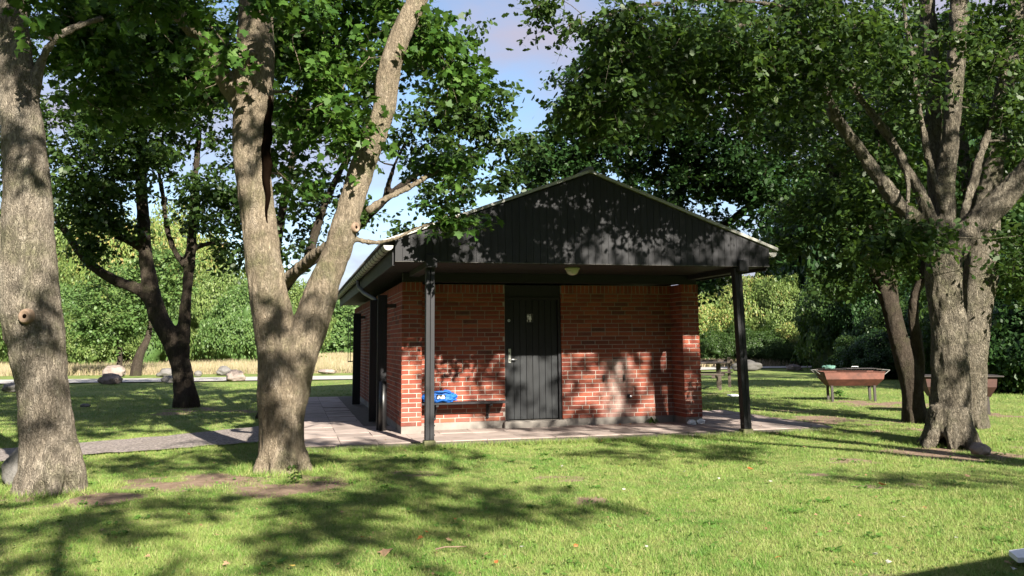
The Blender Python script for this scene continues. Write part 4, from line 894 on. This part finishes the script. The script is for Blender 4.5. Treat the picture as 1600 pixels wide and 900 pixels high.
# clover and broad weeds pressed in the turf
n = 5200; ys = 3.8+10*rng.random(n)**1.2; xs = (rng.random(n)*2-1)*(ys*.64+.3); k = ~in_paving(xs,ys)&~in_path(xs,ys)&(fbm(xs*1.1,ys*1.1,0,3,77)>.48); xs, ys = xs[k], ys[k]; n = len(xs)
V, Fa = leaf_verts(np.stack([xs, ys, ground_h(xs,ys)+.014+.012*rng.random(n)], -1), np.array([0,0,1.0])+rng.normal(size=(n,3))*.35, .018+.026*rng.random(n), 'mid', rng)
tag(mesh_np('clover', V, Fa, m_leaf('clover_leaf', ((0,(.05,.12,.02)),(1,(.12,.22,.045))), (.2,.35,.05))), 'small clover and weed leaves among the grass', 'ground cover', kind='stuff')
n = 130; ys = 4+9*rng.random(n)**1.1; xs = (rng.random(n)*2-1)*(ys*.62); k = ~in_paving(xs,ys)&~in_path(xs,ys); xs, ys = xs[k], ys[k]; n = len(xs); K = 8
a = rng.random((n,1))*6.28+np.arange(K)[None]*.785+rng.normal(size=(n,K))*.2; rr = .028+.02*rng.random((n,1)); px_ = (xs[:,None]+np.cos(a)*rr).ravel(); py_ = (ys[:,None]+np.sin(a)*rr).ravel()
V, Fa = leaf_verts(np.stack([px_, py_, ground_h(px_,py_)+.022], -1), np.stack([np.cos(a).ravel()*-.3, np.sin(a).ravel()*-.3, np.full(n*K,1.0)], -1)+rng.normal(size=(n*K,3))*.2, np.repeat(.03+.035*rng.random(n), K), 'mid', rng)
tag(mesh_np('plantain', V, Fa, m_leaf('plantain_leaf', ((0,(.045,.115,.02)),(1,(.10,.20,.035))), (.18,.32,.04))), 'flat rosettes of broad weed leaves in the lawn', 'ground cover', kind='stuff')
# little fallen scraps too small to count, then the larger single leaves
n = 1500; ys = 3.9+13*rng.random(n)**1.3; xs = (rng.random(n)*2-1)*(ys*.64+.3); k = ~in_path(xs,ys); xs, ys = xs[k], ys[k]; n = len(xs)
V, Fa = leaf_verts(np.stack([xs, ys, np.where(in_paving(xs,ys), .008, ground_h(xs,ys)+.018)], -1), np.array([0,0,1.0])+rng.normal(size=(n,3))*.3, .012+.018*rng.random(n), 'quad', rng)
tag(mesh_np('leaf_litter', V, Fa, m_leaf('dry_scraps', ((0,(.12,.07,.035)),(.5,(.24,.15,.08)),(.9,(.32,.23,.13)),(1,(.42,.40,.36))), (.4,.3,.15))), 'tiny dry leaf scraps and petals on the lawn', 'leaf litter', kind='stuff')
LF = [m_leaf('fallen_orange_leaf', ((0,(.30,.10,.035)),(1,(.40,.16,.055))), (.5,.3,.1)), m_leaf('fallen_yellow_leaf', ((0,(.50,.36,.08)),(1,(.55,.42,.12))), (.5,.4,.1)), m_leaf('fallen_tan_leaf', ((0,(.34,.21,.13)),(1,(.44,.29,.19))), (.4,.3,.15)), m_leaf('pale_leaf_underside', ((0,(.40,.40,.36)),(1,(.48,.48,.44))), (.5,.5,.4))]
lbl = ['curled orange fallen leaf on the lawn','yellow fallen leaf on the lawn','tan dry fallen leaf on the lawn','pale whitish fallen leaf on the lawn']
meshes = []
for k, m in enumerate(LF):
    T_ = tmpl('maple'); T_[:,2] = .25*np.abs(T_[:,0])**1.2+.12*np.sin(T_[:,1]*3); me = bpy.data.meshes.new('fallen_leaf'); me.from_pydata([tuple(t) for t in T_], [], [tuple(range(len(T_)))]); me.materials.append(m); meshes.append(me)
spots = [(610,858,2,.16),(537,800,2,.055),(457,885,1,.05),(565,838,0,.045),(660,840,0,.06),(668,832,0,.05),(712,810,0,.035),(775,882,0,.04),(763,865,2,.05),(700,845,2,.07),(742,728,1,.03),(967,730,1,.03),(952,822,0,.04),(900,855,0,.04),(1170,733,0,.085),
         (1378,759,0,.10),(1447,794,0,.04),(1334,880,0,.05),(1220,870,0,.06),(1335,746,2,.09),(1278,806,2,.05),(1340,806,2,.05),(1298,828,2,.04),(1412,808,3,.045),(1204,753,3,.06),(1368,867,3,.06),(1386,880,3,.06),(1495,840,3,.05),(975,765,3,.055),(877,729,3,.045),(1069,738,3,.05),(1124,749,3,.05),
         (815,855,3,.06),(968,755,3,.03),(1570,880,2,.06),(1585,890,3,.07),(1576,820,2,.05),(1150,830,3,.03),(1010,855,3,.04),(160,790,2,.04),(337,835,2,.05),(234,868,2,.05),(297,805,0,.04),(357,879,2,.06),(162,827,2,.05),(630,795,3,.03),(1060,770,3,.04),(1510,745,2,.07),(1255,700,2,.06),(1310,698,2,.06),(940,690,0,.06),(1190,668,2,.06),(1250,662,2,.06),(985,664,2,.07),(975,662,2,.06),(968,665,0,.06),(1230,660,2,.07),(1267,668,0,.06),(1213,680,2,.06)]
for q, (px, py, k, s) in enumerate(spots):
    g = gr(px, py, -.01); o = bpy.data.objects.new('fallen_leaf', meshes[k]); COL.objects.link(o); pv = bool(in_paving(np.array([g.x]), np.array([g.y]))[0])
    o.location = (g.x, g.y, .012 if pv else float(ground_h(np.array([g.x]), np.array([g.y]))[0])+.03); s *= .8 if k != 3 else .6; o.scale = (s,s,s); o.rotation_euler = (rn.uniform(-.5,.5), rn.uniform(-.4,.4), rn.uniform(0,6))
    tag(o, lbl[k], 'leaf', ['orange fallen leaves','yellow fallen leaves','tan fallen leaves','pale fallen leaves'][k])
g = gr(893,735, .0); g = gr(690,845); g1 = gr(610,862)
# a dry twig by the big tan leaf
o = MB().tube([(0,0,0),(.06,.02,.01),(.13,.01,.012),(.2,.04,.008)], [.006,.005,.004,.003], 6).build('twig', MT['cut'], None, smooth=True); g = gr(700,858); o.location = (g.x-.08,g.y,.0); tag(o, 'pale broken twig on the lawn right of the large dry leaf', 'twig')
# weed growing at the wall foot, green shoots by the trunks
def weed(loc, n, s, label, mat=LEAF_M):
    rg = np.random.default_rng(n); a = rg.random(n)*6.28; rr = s*rg.random(n)**.6; pos = np.stack([rr*np.cos(a), rr*np.sin(a), .02+s*.8*rg.random(n)*(1-rr/s*.6)], -1)
    V, Fa = leaf_verts(pos, np.stack([np.cos(a),np.sin(a),np.full(n,1.2)], -1), s*(.3+.3*rg.random(n)), 'mid', rg)
    T = empty('weed', loc, label=label, cat='weed'); mesh_np('leaves', V, Fa, mat, T); st = MB()
    for k in range(8): st.tube([(0,0,-.02), tuple(pos[k]*.6), tuple(pos[k])], [.003,.002,.001], 4)
    st.build('stem', LEAF_M, T)
g = l2w(3.62,-.08,0); weed(g, 60, .10, 'small green weed sprouting at the foot of the recessed brick wall')
weed(gr(455,735), 22, .07, 'broad green shoots at the foot of the forked maple'); weed(gr(283/1.0,760)*0+gr(108,762), 40, .12, 'green shoots at the foot of the leftmost trunk', )
weed(gr(1312,617), 40, .16, 'leafy weed under the rusty grill by its left legs'); weed(gr(460,750), 26, .08, 'low sprig of leaves on the bare soil right of the forked maple')

# ------------------------------------------------------------ boulders
RK_D = m_rock('granite_dark', (.075,.07,.066))
RK = [m_rock('granite_pinkgrey', (.17,.135,.122)), m_rock('granite_grey', (.135,.127,.12)), m_rock('granite_pale', (.225,.18,.16)), RK_D]
def rock(label, px, py, w_px, h_px, mat, seed, rot=0, depth=.8, pw=2.0, z=-.03):
    w_px *= .88; h_px *= .88; g = gr(px, py); s = g.y/F; o = soft('boulder', RK[mat], (g.x, g.y+w_px*s*.3, 0), (w_px*s/2, w_px*s/2*depth, h_px*s*.62), seed, .28, 4, None, 1.3, .55)
    o.location.z = h_px*s*.34; o.rotation_euler = (0,0,rot); tag(o, label, 'boulder', None); return o
rock('rounded grey boulder at the near road edge, leftmost of the pair by the meadow tree', 167, 600, 38, 19, 0, 1)
rock('pale pink boulder across the road in front of the small bushy tree', 173, 588, 38, 20, 2, 2)
rock('long low boulder across the road, just left of the dark multi-stemmed trunk', 257, 588, 32, 14, 1, 3)
rock('small boulder at the near road edge touching the dark multi-stemmed trunk', 262, 598, 26, 13, 1, 4)
rock('small pointed stone across the road right of the dark multi-stemmed trunk', 308, 588, 13, 10, 1, 5)
rock('grey boulder across the road behind the large pale one', 347, 586, 26, 15, 1, 6)
rock('large pale rounded boulder at the near road edge left of the forked maple', 365, 595, 33, 19, 2, 7)
rock('low pale boulder on the far grass seen between maple and hut', 510, 584, 30, 8, 2, 8)
rock('grey boulder half hidden left of the leftmost trunk, furthest left', 16, 612, 38, 17, 1, 9)
rock('small brown stone touching the left side of the leftmost trunk', 32, 606, 20, 16, 0, 10)
rock('tall mossy boulder leaning against the foot of the leftmost trunk', 22, 757, 52, 66, 1, 11, depth=.7)
rock('smooth pale stone beside the flared foot of the stout oak', 1537, 711, 33, 20, 2, 12, depth=.9)
rock('large slanting grey boulder beside the porch post and hedge', 1172, 579, 50, 18, 3, 13, depth=.6)
rock('low brown boulder by the road left of the rusty grill', 1243, 579, 26, 11, 0, 14)
rock('dark flat stone on the shaded lawn right of the leftmost trunk', 131, 636, 16, 6, 1, 15)

# ------------------------------------------------------------ grills
def grill(name, label, loc, rz, Ln, Wd, ztop, zbot, taper, legs, two=False):
    T = empty(name, loc, rz, label=label, cat='grill'); a, w = Ln/2, Wd/2
    zm = zbot+(ztop-zbot)*.5; ai = a-taper; wi = w*.55; am = a-taper*.25
    vs = [(-a,-w,ztop),(a,-w,ztop),(a,w,ztop),(-a,w,ztop),(-am,-w,zm),(am,-w,zm),(am,w,zm),(-am,w,zm),(-ai,-wi,zbot),(ai,-wi,zbot),(ai,wi,zbot),(-ai,wi,zbot)]
    fs = [(0,1,5,4),(1,2,6,5),(2,3,7,6),(3,0,4,7),(4,5,9,8),(5,6,10,9),(6,7,11,10),(7,4,8,11),(8,9,10,11)]
    o = MB().add(vs, fs).build('trough', MT['rust'], T); sm = o.modifiers.new('s','SOLIDIFY'); sm.thickness = .008
    mb = MB(); t = .014
    for (x0,x1,y0,y1) in ((-a-t,a+t,-w-t,-w+t),(-a-t,a+t,w-t,w+t),(-a-t,-a+t,-w+t,w-t),(a-t,a+t,-w+t,w-t)): mb.box(x0,x1,y0,y1,ztop,ztop+.014)
    mb.build('rim', MT['rust'], T)
    for sx in (-1,1):
        for sy in (-1,1):
            MB().box(sx*(ai-.05)-.026, sx*(ai-.05)+.026, sy*(wi-.02)-.026, sy*(wi-.02)+.026, -.06, zbot+.06, bev=.004).build('leg', MT['rustd'], T)
    return T, a, w
T, a, w = grill('barbecue_grill', 'rusty steel trough grill on four legs with a green plastic bag on top', (7.60,19.65,-.02), R(-5), 1.30, .72, .63, .33, .14, 1)
for sx in (-1,1):
    MB().tube([(sx*(a-.06),-.2,.50),(sx*(a+.16),-.2,.672),(sx*(a+.16),.2,.672),(sx*(a-.06),.2,.50)], .009, 6).build('handle', MT['zinc'], T, smooth=True)
    for y in (-.2,.2): MB().tube([(sx*a,y,.678),(sx*(a+.16),y,.674)], .007, 6).build('handle_arm', MT['zinc'], T)
mb = MB()
for k in range(22): x = -.66+k*.062; mb.tube([(x,-.25,.692),(x,.25,.692)], .004, 5)
for y in (-.2,0,.2): mb.tube([(-.69,y,.694),(.69,y,.694)], .005, 5)
mb.build('grate', MT['rustd'], T)
MB().box(-.12,.55,-.22,.24,.70,.712, bev=.003).build('griddle_plate', MT['rustd'], T)
MB().tube([(.02,-.1,.71),(.02,-.1,.75),(.16,-.1,.75),(.16,-.1,.71)], .007, 6).build('plate_handle', MT['steel'], T)
pb = soft('plastic_bag', MT['foil'], (0,0,0), (.14,.10,.045), 4, .35, 4, None, 2.4, .6, .2); pb.location = T.matrix_basis@Vector((-.48,-.08,.735)); tag(pb, 'crumpled green and white plastic bag resting on the rusty grill', 'bag')
_r = MT['rust']; MT['rust'] = MT['shaded_rust']  # second grill takes the rust with shade put in its colour
T2, a2, w2 = grill('barbecue_grill', 'rusty grill, rust darkened to stand for shade, with a black top plate, half hidden behind the stout oak', (8.25,16.2,-.02), R(-14), 1.2, .62, .66, .29, .10, 1); MT['rust'] = _r
MB().box(-a2-.10,a2+.10,-w2-.05,w2+.05,.656,.68, bev=.004).build('top_plate', MT['rustd'], T2)

# ------------------------------------------------------------ picnic table with backed benches
T = empty('picnic_table', (5.2,25.4,-.02), R(-22), label='weathered brown picnic table with attached backed benches behind the hut', cat='picnic table')
mb = MB()
for k in range(5): mb.box(-1.05,1.05,-.36+k*.146,-.36+k*.146+.138,.70,.745, bev=.005)
mb.build('tabletop', MT['table'], T)
for sx in (-1,1):
    MB().box(sx*.78-.06,sx*.78+.06,-.06,.06,-.02,.70, bev=.006).build('leg', MT['table'], T)
    MB().box(sx*.78-.045,sx*.78+.045,-.95,.95,.33,.395).build('crosspiece', MT['table'], T)
for sy in (-1,1):
    mb = MB(); [mb.box(-1.05,1.05,sy*.82-.14+k*.145,sy*.82-.01+k*.145,.40,.44, bev=.005) for k in (0,1)]; mb.build('seat', MT['table'], T)
    for sx in (-1,1): MB().box(sx*.95-.04,sx*.95+.04,sy*.93-.04,sy*.93+.04,-.02,.40 if sy < 0 else .86, bev=.004).build('leg', MT['table'], T)
MB().box(-1.05,1.05,1.0,1.03,.66,.80, bev=.005).build('backrest', MT['table'], T)

# ------------------------------------------------------------ white board corner and the shed added unseen to cast shade across the lower right corner
o = MB().prism([(0,0),(.5,-.04),(.5,.20),(.04,.12)], 0, .03, 'z').build('white_board', MT['white'], None); g = gr(1586,880,.0); o.location = (g.x,g.y-.03,.01); o.rotation_euler = (R(6),0,R(10)); tag(o, 'corner of a white board lying in the grass at the lower right', 'board')
def added_shed():
    d = Vector((.83,.41,0)).normalized(); ang = math.atan2(d.y, d.x); hgt = 2.0; k = hgt/.577
    c = gr(1440,900)+Vector((-.06,.13,0))+Vector((.445,-.896,0))*k
    T = empty('shade_shelter', (c.x-d.x*.3, c.y-d.y*.3, -.02), ang, label='black boarded shelter added to cast shade, standing right beside the viewer, out of the picture', cat='shelter')
    mb = MB()
    for i in range(26): mb.box(i*.1+.002,(i+1)*.1-.002,-.06,-.03,.1,1.9)
    mb.build('boarding', MT['black'], T)
    for x in (.05,2.55): MB().box(x-.05,x+.05,-.028,.06,-.1,1.93).build('post', MT['black'], T)
    MB().box(-.1,2.7,-.45,.0,1.932,2.0).build('roof', MT['roof'], T)
added_shed()
